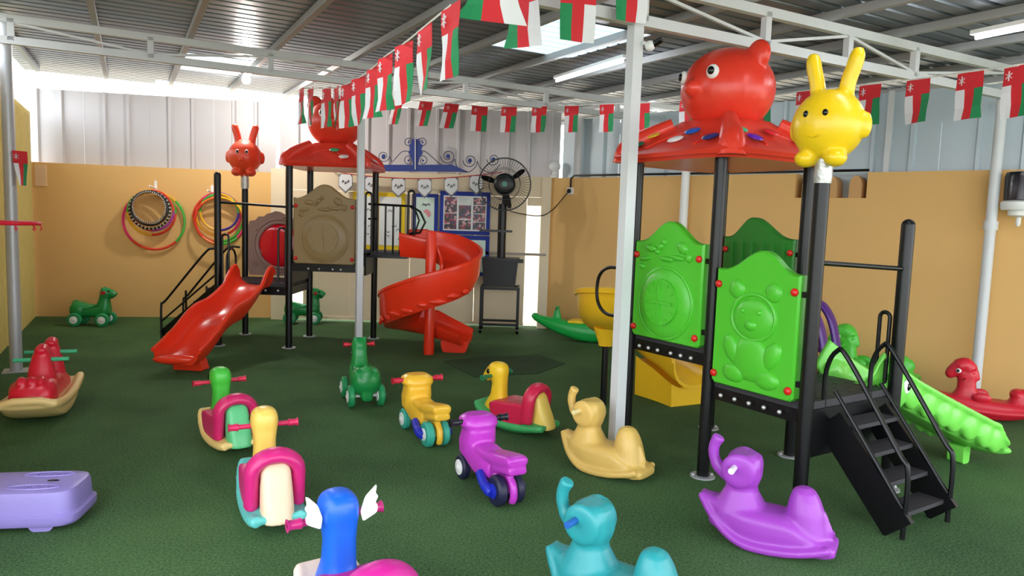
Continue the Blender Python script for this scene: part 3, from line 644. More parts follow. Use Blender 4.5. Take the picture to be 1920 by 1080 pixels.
def panel(parent, p0, ux, w, zb, zs, zp, mt, relief, th=.045, peak=.5, name='clock_panel', flip=1):
    # p0 lower-left corner at deck level, ux along the panel; the front looks along -(ux x z)
    ux = Vector(ux).normalized(); p0 = Vector(p0); fr = Vector((ux.y, -ux.x, 0)); o = Vector((p0.x, p0.y, 0))
    def Q(a, z, d=0): return o + ux*a + Vector((0,0,z)) + fr*d
    K = 22; top = []
    for i in range(K+1):
        f = i/K; u_ = (f-peak)/(peak if f < peak else 1-peak); bump = .5*(1+cos(pi*min(1, abs(u_)*1.12))); top.append((w*f, zs + (zp-zs)*bump**1.15))
    poly = rounded([(0, zb), (w, zb)], .0) if False else [(.02, zb), (w-.02, zb), (w, zb+.02)] + top[::-1] + [(0, zb+.02)]
    m = MB(); mid = (w*.5, (zb+zs)/2)
    vs = [Q(a, z, th/2) for a, z in poly]; vb = [Q(a, z, -th/2) for a, z in poly]
    ins = [((a-mid[0])*.965+mid[0], (z-mid[1])*.975+mid[1]) for a, z in poly]; vi = [Q(a, z, th/2+.012) for a, z in ins]; n = len(poly)
    m.add(vs+vb+vi, [(i, (i+1) % n, n+(i+1) % n, n+i) for i in range(n)] + [(2*n+i, 2*n+(i+1) % n, (i+1) % n, i) for i in range(n)] + [tuple(range(2*n, 3*n)), tuple(range(2*n-1, n-1, -1))])
    pa = m.build(name, mt, parent); f0 = th/2+.012
    RM = Matrix((ux, -fr, Vector((0,0,1)))).transposed()
    def ring(cx, cz, rx, rz, t, nm, n=36, sx=1):
        q = MB(); q.tube([Q(cx+rx*cos(2*pi*i/n), cz+rz*sin(2*pi*i/n), f0) for i in range(n)], t, 8, closed=True); q.build(nm, mt, pa)
    def blob(cx, cz, rx, rz, d, nm, ang=0):
        q = MB(); q.ell(Q(cx, cz, f0-.004), (rx, d, rz), 16, 8, R=RM @ Matrix.Rotation(ang, 3, 'Y')); q.build(nm, mt, pa)
    H = zs-zb; cx = w*.5
    if relief == 'clock':
        cz = zb+H*.40; blob(cx, cz-.015, w*.40, H*.37, .042, 'apple_relief'); ring(cx, cz, w*.262, w*.265, .02, 'clock_rim'); ring(cx, cz-.01, w*.39, H*.355, .012, 'apple_rim')
        q = MB(); q.lathe(Q(cx, cz, f0+.018), [(w*.245, -.01), (w*.245, .026)], 28, R=Matrix((ux, Vector((0,0,1)), fr)).transposed()); q.build('clock_face', mt, pa)
        for k in range(12):
            a = 2*pi*k/12; q = MB(); u_ = Vector((cos(a), sin(a))); q.bar(Q(cx+u_.x*w*.19, cz+u_.y*w*.19, f0+.047), Q(cx+u_.x*w*.225, cz+u_.y*w*.225, f0+.047), .008, .014); q.build('hour_mark', mt, pa)
        for a, L in ((1.67, .17), (-.05, .18), (pi+.05, .15), (-pi/2, .17)): 
            q = MB(); q.bar(Q(cx, cz, f0+.048), Q(cx+cos(a)*w*L, cz+sin(a)*w*L, f0+.048), .013, .018); q.build('clock_hand', mt, pa)
        blob(cx, cz, .024, .024, .062, 'hand_hub')
        for (a, z, rx, rz, an_) in ((.26,.93,.10,.04,.1), (.40,.95,.06,.035,-.5), (.46,1.0,.035,.035,0), (.36,.9,.04,.03,0), (.72,.95,.09,.06,.6), (.66,.85,.12,.03,.1), (.18,.82,.10,.028,-.2), (.5,.83,.14,.03,.05), (.13,.74,.05,.03,.4), (.82,.86,.05,.05,0)):
            blob(w*a, zb+H*z, w*rx*.9, H*rz, .026, 'leaf_relief', an_)
    elif relief == 'bear':
        ring(cx, zb+H*.62, w*.26, w*.23, .012, 'face_rim'); blob(cx, zb+H*.6, w*.26, w*.22, .03, 'face_relief')
        for s in (-1, 1): blob(cx+s*w*.22, zb+H*.84, w*.1, w*.1, .024, 'ear_relief'); blob(cx+s*w*.1, zb+H*.67, w*.03, w*.035, .044, 'eye_relief'); blob(cx+s*w*.24, zb+H*.33, w*.1, w*.16, .026, 'arm_relief', s*.5); blob(cx+s*w*.2, zb+H*.13, w*.15, w*.1, .028, 'foot_relief')
        blob(cx, zb+H*.56, w*.09, w*.07, .05, 'muzzle_relief'); blob(cx, zb+H*.27, w*.24, w*.23, .03, 'belly_relief')
    elif relief == 'ribs':
        for k in range(6):
            a = w*(.14+.145*k); q = MB(); q.bar(Q(a, zb+H*.1, f0+.004), Q(a, zb+H*(.95+.0*k), f0+.004), .03, .018, upv=tuple(fr)); q.build('plank_relief', mt, pa)
    for a in (.045, .955):
        for z in (zb+.06, zs-.09):
            q = MB(); q.ell(Q(w*a, z, f0+.006), (.022,.018,.022), 12, 8, R=RM); tag(q.build('bolt_cap', REDCAP, pa), 'red bolt cap')
    for a, sg in ((0, -1), (w, 1)):
        for z in (zb+.1, zs-.1):
            q = MB(); q.bar(Q(a-sg*.01, z), Q(a+sg*.05, z), .03, .03); q.build('panel_clamp', BLACK, parent)
    return pa
def tower_roof(parent, cx, cy, hw, z, mt, spots, rise=.235, rz=0, spotmats=None):
    # moulded square roof: rounded corner ridges, arched sides with a cap in each face
    R = Matrix.Rotation(rz, 3, 'Z'); m = MB(); n = 64; rings = []; c = Vector((cx, cy, z))
    def sq(a, k):        # superellipse square
        ca, sa_ = cos(a), sin(a); e = .32; return Vector((abs(ca)**e*(1 if ca >= 0 else -1), abs(sa_)**e*(1 if sa_ >= 0 else -1)))*k
    lev = [(hw*.93, -.02, 0), (hw*1.03, -.025, 0), (hw*1.06, 0, 0), (hw*1.02, .022, .02), (hw*.90, .06, .04), (hw*.76, .105, .045), (hw*.62, .15, .04), (hw*.50, .19, .02), (hw*.42, rise, 0), (hw*.34, rise+.01, 0)]
    for r_, dz, rid in lev:
        ring = []
        for j in range(n):
            a = 2*pi*j/n; p = sq(a, r_); cor = abs(sin(2*a))**10; mid_ = abs(cos(2*a))**3
            k = 1+rid*.9*cor/(r_/hw)*.35
            ring.append(c + R @ Vector((p.x*k, p.y*k, dz + rid*.62*cor - (rid*.35)*mid_ + (.02*cor if False else 0))))
        rings.append(ring)
    inner = [[c + (p-c)*.93 + Vector((0,0,-.02)) for p in rr] for rr in rings[::-1]]
    m.loft(rings+inner, cap=True); rf = m.build('roof_canopy', mt, parent)
    # corner boots over the posts
    for sx in (-1, 1):
        for sy in (-1, 1):
            q = MB(); pts = [c + R @ Vector((sx*hw*k, sy*hw*k, dz)) for k, dz in ((.84,-.035), (.83,.035), (.78,.085), (.64,.145), (.44,.215))]
            q.tube(bez(pts, 4), [.088-.04*i/16 for i in range(17)], 12); q.build('corner_ridge', mt, rf)
    for side in range(4):
        A = R @ Matrix.Rotation(side*pi/2, 3, 'Z')
        q = MB(); K = 18; out = [Vector((hw*.93, .30*hw*cos(pi*i/K), .055)) for i in range(K+1)]
        # arch line
        q.tube([c + A @ Vector((hw*(.93-.36*sin(pi*i/K)), .38*hw*cos(pi*i/K), .042+.105*sin(pi*i/K))) for i in range(K+1)], .009, 6); q.build('arch_moulding', mt, rf)
        if spots:
            for (u_, v_, col) in spots[side]:
                # u along side (-1..1), v up slope (0..1)
                r_ = hw*(.97-.42*v_); dz = .040+.135*v_; q = MB(); tl = Matrix.Rotation(.42, 3, 'Y')
                q.ell(c + A @ Vector((r_+.008, u_*hw, dz+.004)), (.042*hw/.5, .055*hw/.5, .012), 14, 6, R=A @ Matrix.Rotation(.52, 3, 'Y')); tag(q.build('roof_spot', plastic('spot_'+col, spotmats[col], .3), rf), col.replace('_',' ')+' oval spot')
    return rf
SPOT = {'yellow': (235,190,60), 'blue': (30,90,190), 'navy': (40,50,120), 'green': (60,180,130), 'dark_green': (40,120,90), 'purple': (110,40,190), 'white': (245,240,240), 'crimson': (225,40,50)}
def bear_head(parent, c, r, rz, mt, zflat=.9):
    # rounded bear head: ears, button eyes, snout
    c = Vector(c); R = Matrix.Rotation(rz, 3, 'Z'); m = MB(); m.ell((0,0,0), (r*.98, r, r*zflat), 28, 18)
    for s in (-1, 1): m.ell((-.08*r, s*.74*r, .64*r), (.17*r, .30*r, .32*r), 16, 10)
    m.ell((.72*r, 0, -.22*r), (.24*r, .42*r, .28*r), 16, 10); m.ell((r*1.0, 0, -.04*r), (.16*r, .19*r, .18*r), 14, 8); m.lathe((0,0,-r*zflat*1.02), [(.5*r,0),(.46*r,.25*r)], 20)
    m.v = [tuple(R @ Vector(v) + c) for v in m.v]; h = m.organic('bear_head', mt, parent, voxel=r*.045, smooth=4)
    for s in (-1, 1):
        q = MB(); p = Vector((.85*r, s*.43*r, .24*r)); q.ell(c + R @ p, (.09*r, .135*r, .15*r), 14, 8, R=R @ Matrix.Rotation(s*.45, 3, 'Z')); e = q.build('eye_white', WHITE, h)
        q = MB(); p = Vector((.925*r, s*.455*r, .25*r)); q.ell(c + R @ p, (.05*r, .075*r, .085*r), 12, 8, R=R @ Matrix.Rotation(s*.45, 3, 'Z')); q.build('pupil', EYEB, h)
    return h
def bunny(parent, c, r, rz, mt, ears=1.06, black_eyes=False, tape_r=.04):
    c = Vector(c); R = Matrix.Rotation(rz, 3, 'Z'); m = MB()
    m.ell((0,0,-.04*r), (.95*r, 1.0*r, 1.02*r), 28, 18)
    for s in (-1, 1):
        m.tube(bez([(-.1*r, s*.38*r, .6*r), (-.1*r, s*.44*r, 1.15*r), (-.12*r, s*.58*r, 1.65*r), (-.14*r, s*.66*r, 1.97*r*ears)], 5), [.22*r]*12+[.215*r,.20*r,.17*r,.10*r], 12)
        m.ell((-.1*r, s*1.0*r, -.08*r), (.22*r, .17*r, .38*r), 12, 8); m.ell((.35*r, s*.42*r, -1.0*r), (.38*r, .32*r, .26*r), 14, 8)
    if not black_eyes: m.ell((.88*r, 0, -.28*r), (.14*r, .2*r, .1*r), 10, 6)
    m.cyl((0,0,-1.3*r), (0,0,-.9*r), .24*r)
    m.v = [tuple(R @ Vector(v) + c) for v in m.v]; h = m.organic('bunny_head', mt, parent, voxel=r*.055, smooth=4)
    for s in (-1, 1):
        p = Vector((.865*r, s*.27*r, .2*r))
        if not black_eyes:
            q = MB(); q.ell(c + R @ p, (.09*r, .14*r, .14*r), 12, 8); q.build('eye_white', WHITE, h); p = p + Vector((.07*r, 0, 0))
        q = MB(); q.ell(c + R @ p, (.07*r, .085*r, .10*r), 12, 8); q.build('pupil', EYEB, h)
    q = MB(); q.tube([c + R @ Vector((.93*r, .1*r*k, -.42*r-.03*r*(1-abs(k)))) for k in (-1.6,-.8,0,.8,1.6)], .025*r, 6); q.build('smile_line', mt, h)
    return h
def channel(parent, name, path, hw, hl, hr, mt, th=.028, lip=.03, rnd=False, extra=None):
    # moulded slide trough swept along path points (x,y,z of the bed); hl / hr wall heights (lists or numbers)
    P = [Vector(p) for p in path]; n = len(P); rings = []
    hl = hl if isinstance(hl, list) else [hl]*n; hr = hr if isinstance(hr, list) else [hr]*n; hws = hw if isinstance(hw, list) else [hw]*n
    for i, p in enumerate(P):
        a = P[max(0, i-1)]; b = P[min(n-1, i+1)]; d = Vector((b.x-a.x, b.y-a.y, 0)).normalized(); lf = Vector((-d.y, d.x, 0)); w_ = hws[i]; L, Rr = hl[i], hr[i]
        prof = [(w_+lip, L-.025), (w_+lip, L+.002), (w_+lip*.4, L+.012), (w_-.005, L), (w_-.012, L*.6), (w_-.04, L*.22+.01), (w_-.1, .012), (0, 0), (-w_+.1, .012), (-w_+.04, Rr*.22+.01), (-w_+.012, Rr*.6), (-w_+.005, Rr), (-w_-lip*.4, Rr+.012), (-w_-lip, Rr+.002), (-w_-lip, Rr-.025),
                (-w_-.012, Rr-.03), (-w_-.002, Rr*.3), (-w_+.05, -.012-th*.3), (-w_+.12, -th), (0, -th-.005), (w_-.12, -th), (w_-.05, -.012-th*.3), (w_+.002, L*.3), (w_+.012, L-.03)]
        if rnd:
            hh_ = lambda u_: L if u_ > 0 else Rr
            prof = [(w_+lip, L-.03), (w_+lip, L+.004), (w_+lip*.4, L+.014)] + [(w_*cos(a), hh_(cos(a))*(1-sin(a)**.8)) for a in [pi*k/12 for k in range(13)]] + [(-w_-lip*.4, Rr+.014), (-w_-lip, Rr+.004), (-w_-lip, Rr-.03)] + [((w_+.012)*cos(a), -.03+hh_(cos(a))*(1-sin(a)**.8)) for a in [pi-pi*k/12 for k in range(13)]]
        rings.append([p + lf*u_ + Vector((0,0,v)) for u_, v in prof])
    m = MB(); m.loft(rings)
    if extra: extra(m); return m.organic(name, mt, parent, voxel=.010, smooth=5)
    return m.build(name, mt, parent)
def arch_handle(parent, p, d, h, w_, r=.012, name='handle', lean=(0,0,0)):
    p = Vector(p); d = Vector(d).normalized(); z = Vector((0,0,1)); k = w_/2; ln = Vector(lean)
    pts = [p, p+z*(h-k)*.5+ln*.5, p+z*(h-k)+ln] + [p+ln+d*(k-k*cos(a))+z*(h-k+k*sin(a)) for a in [pi*i/8 for i in range(1, 8)]] + [p+ln+d*w_+z*(h-k), p+d*w_]
    m = MB(); m.tube(pts, r, 8); return m.build(name, BLACK, parent)

# ---- left tower (sits square to the photo)
LT = Vector((-2.48, 7.85, 0))
lt = thing('play_tower', 'large red-roofed play tower with straight wave slide, red spiral slide and beige clock panel', 'playground', LT)
XL, XM, XR, YF, YB_ = -.79, 0, .79, 0, .80
post_l = [dome_post(lt, 'post', XL, YF, 1.93), dome_post(lt, 'post', XL, YB_, 1.80)]
for x, y in ((XM,YF),(XM,YB_),(XR,YF),(XR,YB_)): dome_post(lt, 'post', x, y, 2.06, cap=False)
ZL, ZU = .72, 1.09
deck(lt, XL+.02, XM-.02, YF+.02, YB_-.02, ZL); deck(lt, XM+.02, XR-.02, YF+.02, YB_-.02, ZU, th=.12)
m = MB(); m.box((XM, YB_/2, (ZL+ZU)/2-.02), (.02, YB_-.08, ZU-ZL-.06)); m.build('riser_plate', BLACK, lt)
m = MB(); m.bar((XM, YF-.0, .90), (XR, YF-.0, .90), .035, .06); m.build('deck_beam', BLACK, lt)
bolts(lt, [(XM+.22+.12*i+(.03 if i == 2 else 0), YF-.02, .90) for i in range(4)], (0,-1,0)); bolts(lt, [(XM-.12, YF-.0, .64), (XM-.26, YF, .64)], (0,-1,0))
BEIGE = plastic('panel_beige', (146, 121, 80), .42); PINKB = plastic('panel_pinkish', (158, 124, 114), .42); BUB = mat('red_bubble', (232, 24, 46), .12, coat=.5, var=.03)
panel(lt, (XM+.055, YF-.005, 0), (1,0,0), XR-XM-.11, .955, 1.68, 1.83, BEIGE, 'clock')
# bubble panel at the back of the lower deck
pb_ = MB(); w_ = XM-XL-.1; K = 28
topc = [(w_*i/K, 1.37+.16*max(0, 1-abs(i/K-.5)*2)**.8+.02*sin(i*1.4)) for i in range(K+1)]; hcx, hcz, hr_ = w_*.56, 1.11, .262
outer = [(.0,.74),(w_,.74)] + topc[::-1]
# panel with a round opening: ring of quads from outline to hole
res = 48; ol = []
def ray_poly(poly, cx, cz, a):
    best = 9; dx, dz = cos(a), sin(a)
    for i in range(len(poly)):
        x1_, z1_ = poly[i-1]; x2_, z2_ = poly[i]; den = dx*(z2_-z1_)-dz*(x2_-x1_)
        if abs(den) < 1e-9: continue
        t_ = ((x1_-cx)*(z2_-z1_)-(z1_-cz)*(x2_-x1_))/den; s_ = ((x1_-cx)*dz-(z1_-cz)*dx)/den
        if t_ > 0 and -1e-6 <= s_ <= 1+1e-6: best = min(best, t_)
    return (cx+dx*best, cz+dz*best)
for i in range(res): ol.append(ray_poly(outer, hcx, hcz, 2*pi*i/res))
vs = []; 
for y in (YB_-.03, YB_+.015):
    vs += [(XL+.05+a, y, z) for a, z in ol] + [(XL+.05+hcx+hr_*cos(2*pi*i/res), y, hcz+hr_*sin(2*pi*i/res)) for i in range(res)]
fs = []
for i in range(res):
    j = (i+1) % res; fs += [(i, j, res+j, res+i), (2*res+j, 2*res+i, 3*res+i, 3*res+j), (i, 2*res+i, 2*res+j, j), (res+i, res+j, 3*res+j, 3*res+i)]
pb_.add(vs, fs); bp_ = pb_.build('bubble_panel', PINKB, lt)
for rr, tt in ((hr_+.015, .02), (hr_+.055, .011)):
    q = MB(); q.tube([(XL+.05+hcx+rr*cos(2*pi*i/40), YB_-.035, hcz+rr*sin(2*pi*i/40)) for i in range(40)], tt, 8, closed=True); q.build('bubble_rim', PINKB, bp_)
q = MB(); q.ell((XL+.05+hcx, YB_-.02, hcz), (hr_*.99, .05, hr_*.99), 28, 16); tag(q.build('bubble_window', BUB, bp_), 'domed red bubble window')
for cx_, cz_, s_ in ((.12,1.27,1),(.09,.87,1),(.45,1.42,-1),(.62,1.4,1),(.13,1.02,-1)):
    q = MB(); q.tube([(XL+.05+cx_+s_*(.045-.011*k/4)*cos(k*.62), YB_-.035, cz_+(.045-.011*k/4)*sin(k*.62)) for k in range(14)], .008, 6); q.build('scroll_relief', PINKB, bp_)
# rails and handles
m = MB(); m.cyl((XL, YF, 1.60), (XM, YF, 1.57), .014, 10); m.build('guard_rail', BLACK, lt)
arch_handle(lt, (XL+.05, YF+.0, ZL), (1,0,0), .53, .07); arch_handle(lt, (XL+.05, YF+.12, ZL), (0,1,0), .36, .26); arch_handle(lt, (XM-.12, YF-.0, ZL), (1,0,0), .62, .08)
# stairs on the left side
st = MB()
for y in (.12, .66):
    m = MB(); m.bar((XL-.01, y, ZL-.08), (XL-.66, y, .06), .03, .16, upv=(0,0,1)); m.build('stair_stringer', BLACK, lt)
    m = MB(); m.tube(bez([(XL-.0, y-.03, ZL+.36), (XL-.1, y-.03, ZL+.36), (XL-.2, y-.03, ZL+.29), (XL-.62, y-.03, .49), (XL-.68, y-.03, .42), (XL-.68, y-.03, .01)], 5), .013, 8); m.build('stair_rail', BLACK, lt)
    m = MB(); m.tube([(XL-.03, y-.03, ZL+.10), (XL-.68, y-.03, .24)], .011, 8); m.bar((XL-.4, y-.03, .22), (XL-.4, y-.03, .60), .018, .018); m.build('lower_rail', BLACK, lt)
for k in range(4):
    f = (k+.6)/4; m = MB(); m.box((XL-.04-.6*(1-f), .39, .06+(ZL-.1)*f), (.17, .52, .025)); m.build('stair_tread', DARKDECK, lt)
# wave slide
ws = []; hd = Vector((-.125, -.985, 0)).normalized(); s0 = Vector((-.36, -.02, 0)); K = 26
for i in range(K+1):
    f = i/K; base = .70*(1-f) + .085*f; wob = .045*sin(f*pi*4.2)*(1-f*.6)*(1 if f > .05 else 0); z = .70 if f < .06 else base + wob + (.03*(f-.9)*10 if f > .9 else 0)
    p = s0 + hd*(1.50*f); ws.append((p.x, p.y, z))
hs = [.05+.17*min(1, max(0, (.14-abs(i/K-.05))/.14)) + .13*min(1, i/K*3) - .07*max(0, (i/K-.86)/.14) for i in range(K+1)]
wsl = channel(lt, 'wave_slide', ws, [.195+.012*(i/K) for i in range(K+1)], hs, hs, REDSL, lip=.035)
e_ = Vector(ws[-2]); m = MB(); m.prism(rounded([(-.15,.01),(.15,.01),(.12,e_.z-.01),(-.12,e_.z-.01)], .02), e_-Vector((0,0,e_.z))+hd*-.12, hd.cross(Vector((0,0,1))), (0,0,1), .12); m.build('slide_foot', REDSL, wsl)
m = MB(); m.ell(Vector(ws[-1])+Vector((0,0,.02)), (.205,.05,.045), 18, 8, R=Matrix.Rotation(atan2(hd.x, -hd.y)*-1, 3, 'Z')); m.build('slide_lip', REDSL, wsl)
# bridge to the spiral slide
deck(lt, XR+.03, XR+.44, .40, .78, ZU, th=.03, holes=False)
m = MB(); m.box((XR, .5, ZU-.14), (.02, .5, .26)); m.build('riser_plate', BLACK, lt)
yr = .40
m = MB(); m.tube([(XR-.0, yr, ZU+.55), (XR+.50, yr, ZU+.54), (XR+.60, yr, ZU+.48), (XR+.66, yr, ZU+.36), (XR+.60, yr, ZU+.24), (XR+.48, yr, ZU+.22)], .013, 8); m.build('guard_rail', BLACK, lt)
m = MB(); m.tube([(XR+.48, yr, ZU+.54), (XR+.55, yr, ZU+.48), (XR+.59, yr, ZU+.38), (XR+.55, yr, ZU+.26), (XR+.48, yr, ZU+.22)], .011, 8); m.build('guard_rail', BLACK, lt)
m = MB(); m.cyl((XR, yr, ZU+.38), (XR+.1, yr, ZU+.38), .011, 8); m.build('guard_rail', BLACK, lt)
for x in (.11, .2, .29, .37): m = MB(); m.cyl((XR+x, yr, ZU-.02), (XR+x, yr, ZU+.55), .011, 8); m.build('baluster', BLACK, lt)
arch_handle(lt, (XR+.46, yr, ZU-.02), (1,0,0), .74, .07); arch_handle(lt, (XR-.02, yr-.06, ZU-.02), (1,0,0), .70, .07)
# spiral slide
sp = at(806, 560, 7.76)-LT; sp = Vector((sp.x, sp.y, 0)); path = []; LH = []; RH = []; HW = []
ent = Vector((XR+.50, sp.y+.34, 0)); K = 64
path.append((ent.x-.06, ent.y, ZU-.01)); LH.append(.27); RH.append(.24); HW.append(.19)
def zi(f):
    q = [(0,1.07),(.12,1.0),(.3,.80),(.53,.57),(.66,.41),(.78,.29),(.9,.225),(1,.19)]
    for (a_, b_), (c_, d_) in zip(q[:-1], q[1:]):
        if f <= c_+1e-9: return b_+(d_-b_)*(f-a_)/(c_-a_)
for i in range(K+1):
    f = i/K; a = pi/2+.35 - (2*pi+.35)*f; rad = .335; z = zi(f)
    path.append((sp.x+rad*cos(a), sp.y+rad*sin(a), z)); LH.append(.29+.06*sin(f*pi)-.07*max(0, f-.8)*5); RH.append(.20-.12*min(1, f*1.2)+.06*max(0, f-.85)/.15); HW.append(.19+.02*sin(f*pi))
for q in (.1, .2, .3, .4): path.append((sp.x+q, sp.y+.335-q*.34, .19-q*.2)); LH.append(.21-.25*q*.9); RH.append(.15-.1*q); HW.append(.185)
ssl = channel(lt, 'spiral_slide', path, HW, LH, RH, REDSL, lip=.028)
m = MB(); m.lathe((sp.x, sp.y, 0), [(.058,0),(.058,1.34),(.05,1.36)], 18); m.build('spiral_pole', REDSL, ssl)
m = MB(); ex = Vector(path[-2]); m.prism(rounded([(-.16,0),(.10,0),(.14,.13),(-.19,.13)], .03), ex+Vector((0,.16,-ex.z)), (1,0,0), (0,0,1), .26); m.build('slide_foot', REDSL, ssl)
for k in range(9):       # moulded swirls under the outer wall
    f = .40+.045*k; i = int(1+f*K); p = Vector(path[i]); d = Vector((p.x-sp.x, p.y-sp.y, 0)).normalized(); q = MB()
    q.ell(p+d*.195+Vector((0,0,.03+.01*(k % 2))), (.02,.055+.02*(k % 3),.03), 12, 6, R=Matrix.Rotation(atan2(d.y, d.x), 3, 'Z')); q.build('swirl_relief', REDSL, ssl)
spots_l = [[(.2,.25,'white'),(-.3,.7,'green')], [], [], [(.15,.85,'green'),(.42,.25,'white')]]
rl = tower_roof(lt, .395, .40, .50, 2.06, REDROOF, spots_l, spotmats=SPOT)
bear_head(lt, (.40, .40, 2.545), .31, radians(-78), REDROOF)
bunny(lt, (XL, YB_, 2.17), .195, radians(-80), plastic('bunny_orange', (238, 78, 44), .35), ears=.98)
q = MB(); q.lathe((XL, YB_, 1.78), [(.045,0),(.048,.05),(.045,.18)], 14); q.build('tape_wrap', TAPE, post_l[1])

# ---- right tower (turned a third of a quarter)
RT = Vector((1.19, 4.17, 0)); RANG = atan2(.54, .84)
rtw = thing('play_tower', 'black-posted play tower with bright green panels, bear roof and yellow bunny in the right foreground', 'playground', RT, RANG)
S, D1, D2 = .83, .70, -.66
GRN = plastic('panel_green', (78, 186, 46), .34)
for x, y in ((0,0),(0,D1),(S,0),(S,D1)): dome_post(rtw, 'post', x, y, 1.93, cap=False)
dome_post(rtw, 'post', S, D2, 1.585); p4 = dome_post(rtw, 'post', 0, D2, 1.80, cap=False)
ZRL, ZRU = .60, .78
deck(rtw, .02, S-.02, D2+.02, -.02, ZRL, th=.07); deck(rtw, .02, S-.02, .02, D1-.02, ZRU, th=.07)
m = MB(); m.box((S/2, 0, (ZRL+ZRU)/2-.02), (S-.08, .02, ZRU-ZRL)); m.build('riser_plate', BLACK, rtw)
bolts(rtw, [(-.02, D1-.12-.085*i-(.03 if i > 2 else 0), ZRU-.075) for i in range(6)], (-1,0,0)); bolts(rtw, [(-.02, -.12-.1*i, ZRL-.07) for i in range(5)], (-1,0,0))
panel(rtw, (-.01, D1-.055, 0), (0,-1,0), D1-.11, .775, 1.40, 1.53, GRN, 'clock')
panel(rtw, (-.01, -.055, 0), (0,-1,0), -D2-.11, .60, 1.27, 1.385, GRN, 'bear', name='bear_panel', peak=.56)
panel(rtw, (S+.01, D1-.055, 0), (0,-1,0), D1-.11, .80, 1.44, 1.58, plastic('panel_deep_green', (40, 128, 40), .4), 'ribs', name='plank_panel', peak=.4)
# stairs down to the front
for x in (.20, .63):
    m = MB(); m.bar((x, D2-.01, ZRL-.10), (x, D2-.42, .05), .03, .17); m.build('stair_stringer', BLACK, rtw)
    pts = bez([(x, D2+.03, ZRL-.04), (x, D2+.03, ZRL+.16), (x, D2-.02, ZRL+.27), (x, D2-.09, ZRL+.24), (x, D2-.38, .44), (x, D2-.44, .34), (x, D2-.44, .01)], 5)
    m = MB(); m.tube(pts, .013, 8); m.build('stair_rail', BLACK, rtw)
    m = MB(); m.tube([(x, D2-.03, ZRL+.06), (x, D2-.43, .16)], .011, 8); m.build('lower_rail', BLACK, rtw)
for k in range(4):
    f = (k+.5)/4; m = MB(); m.box(((.20+.63)/2, D2-.04-.36*(1-f), .05+(ZRL-.1)*f), (.41, .13, .022)); m.build('stair_tread', DARKDECK, rtw)
m = MB(); m.box((S/2, D2+.005, ZRL-.17), (S-.08, .02, .24)); m.build('riser_plate', BLACK, rtw)
m = MB(); m.cyl((0, D2, 1.34), (S, D2, 1.30), .014, 10); m.build('guard_rail', BLACK, rtw)
arch_handle(rtw, (S, D2+.06, ZRL-.02), (0,1,0), .46, .06); arch_handle(rtw, (S, -.12, ZRL-.02), (0,1,0), .44, .06)
# caterpillar slide to the right
LIME = plastic('slide_lime', (120, 214, 84), .34); cs = []; K = 26
for i in range(K+1):
    f = i/K; z = (ZRL-.01) if f < .08 else (ZRL-.01)*(1-((f-.08)/.92)**.92)+.075*((f-.08)/.92); cs.append((S-.06+1.20*f, D2/2-.03-.27*f, z+(.02*max(0, f-.9)*10)))
hh = [.18+.03*math.exp(-((i/K-.1)/.12)**2) + .0*i for i in range(K+1)]; hh[0] = .06; hh[1] = .14; hh[-1] = .08; hh[-2] = .12
def cat_bulges(m):
    for s in (-1, 1):
        for k in range(8):
            p = Vector(cs[min(K, 5+int(k*2.7))]); m.ell(p+Vector((0, s*.195, .06)), (.085,.04,.09), 14, 8)
    p = Vector(cs[-1]); m.ell(p+Vector((.0, 0, .01)), (.06,.215,.05), 20, 10)
csl = channel(rtw, 'caterpillar_slide', cs, .2, hh, hh, LIME, lip=.03, extra=cat_bulges)
for s in (-1, 1):
    p = Vector(cs[4]); q = MB(); q.ell(p+Vector((-.02, s*.20, .03)), (.13,.06,.12), 16, 10); hd_ = q.build('caterpillar_face', LIME, csl)
    q = MB(); q.ell(p+Vector((.02, s*.252, .06)), (.04,.016,.045), 12, 8); q.build('eye_white', WHITE, csl); q = MB(); q.ell(p+Vector((.02, s*.264, .06)), (.02,.01,.024), 10, 6); q.build('pupil', EYEB, csl)
p = Vector(cs[-3]); m = MB(); m.prism(rounded([(-.04,0),(.04,0),(.05,p.z),(-.05,p.z)], .02), (p.x-.10, p.y+.05, 0), (1,0,0), (0,0,1), .1); m.build('slide_foot', LIME, csl)
# yellow curved slide at the back left
YSL = plastic('slide_yellow', (248, 198, 40), .3)
Ri = Matrix.Rotation(-RANG, 3, 'Z')
def rl_(x, y, z): v = Ri @ (Vector((x, y, 0))-RT); return (v.x, v.y, z)
ctr = [rl_(1.13, 5.12, .76), rl_(.93, 5.45, .72), rl_(.80, 5.78, .66), rl_(.80, 6.12, .58), rl_(.96, 6.38, .48), rl_(1.2, 6.38, .38), rl_(1.40, 6.13, .28), rl_(1.55, 5.84, .18)]
yp = bez(ctr, 7); n_ = len(yp); LHy = [.27+.05*sin(pi*i/n_) for i in range(n_)]; RHy = [.23 for i in range(n_)]
LHy = [h*(1-.55*max(0, (i/n_-.8)/.2)) for i, h in enumerate(LHy)]
ysl = channel(rtw, 'curved_slide', yp, .215, LHy, RHy, YSL, lip=.035, rnd=True)
m = MB(); rr_ = []
for i in range(n_-13, n_-1):
    p = Vector(yp[i]); d = (Vector(yp[i+1])-Vector(yp[i-1])); d.z = 0; d.normalize(); l_ = Vector((-d.y, d.x, 0))
    rr_.append([p+l_*.19-Vector((0,0,p.z)), p+l_*.20-Vector((0,0,.0)), p+l_*.12-Vector((0,0,.035)), p-l_*.12-Vector((0,0,.035)), p-l_*.20-Vector((0,0,.0)), p-l_*.19-Vector((0,0,p.z))])
m.loft(rr_); m.build('slide_skirt', YSL, ysl)
sp_ = Vector(rl_(.79, 5.80, 0)); m = MB(); m.cyl((sp_.x, sp_.y, 0), (sp_.x, sp_.y, .60), .027, 12); m.build('slide_support', BLACK, ysl)
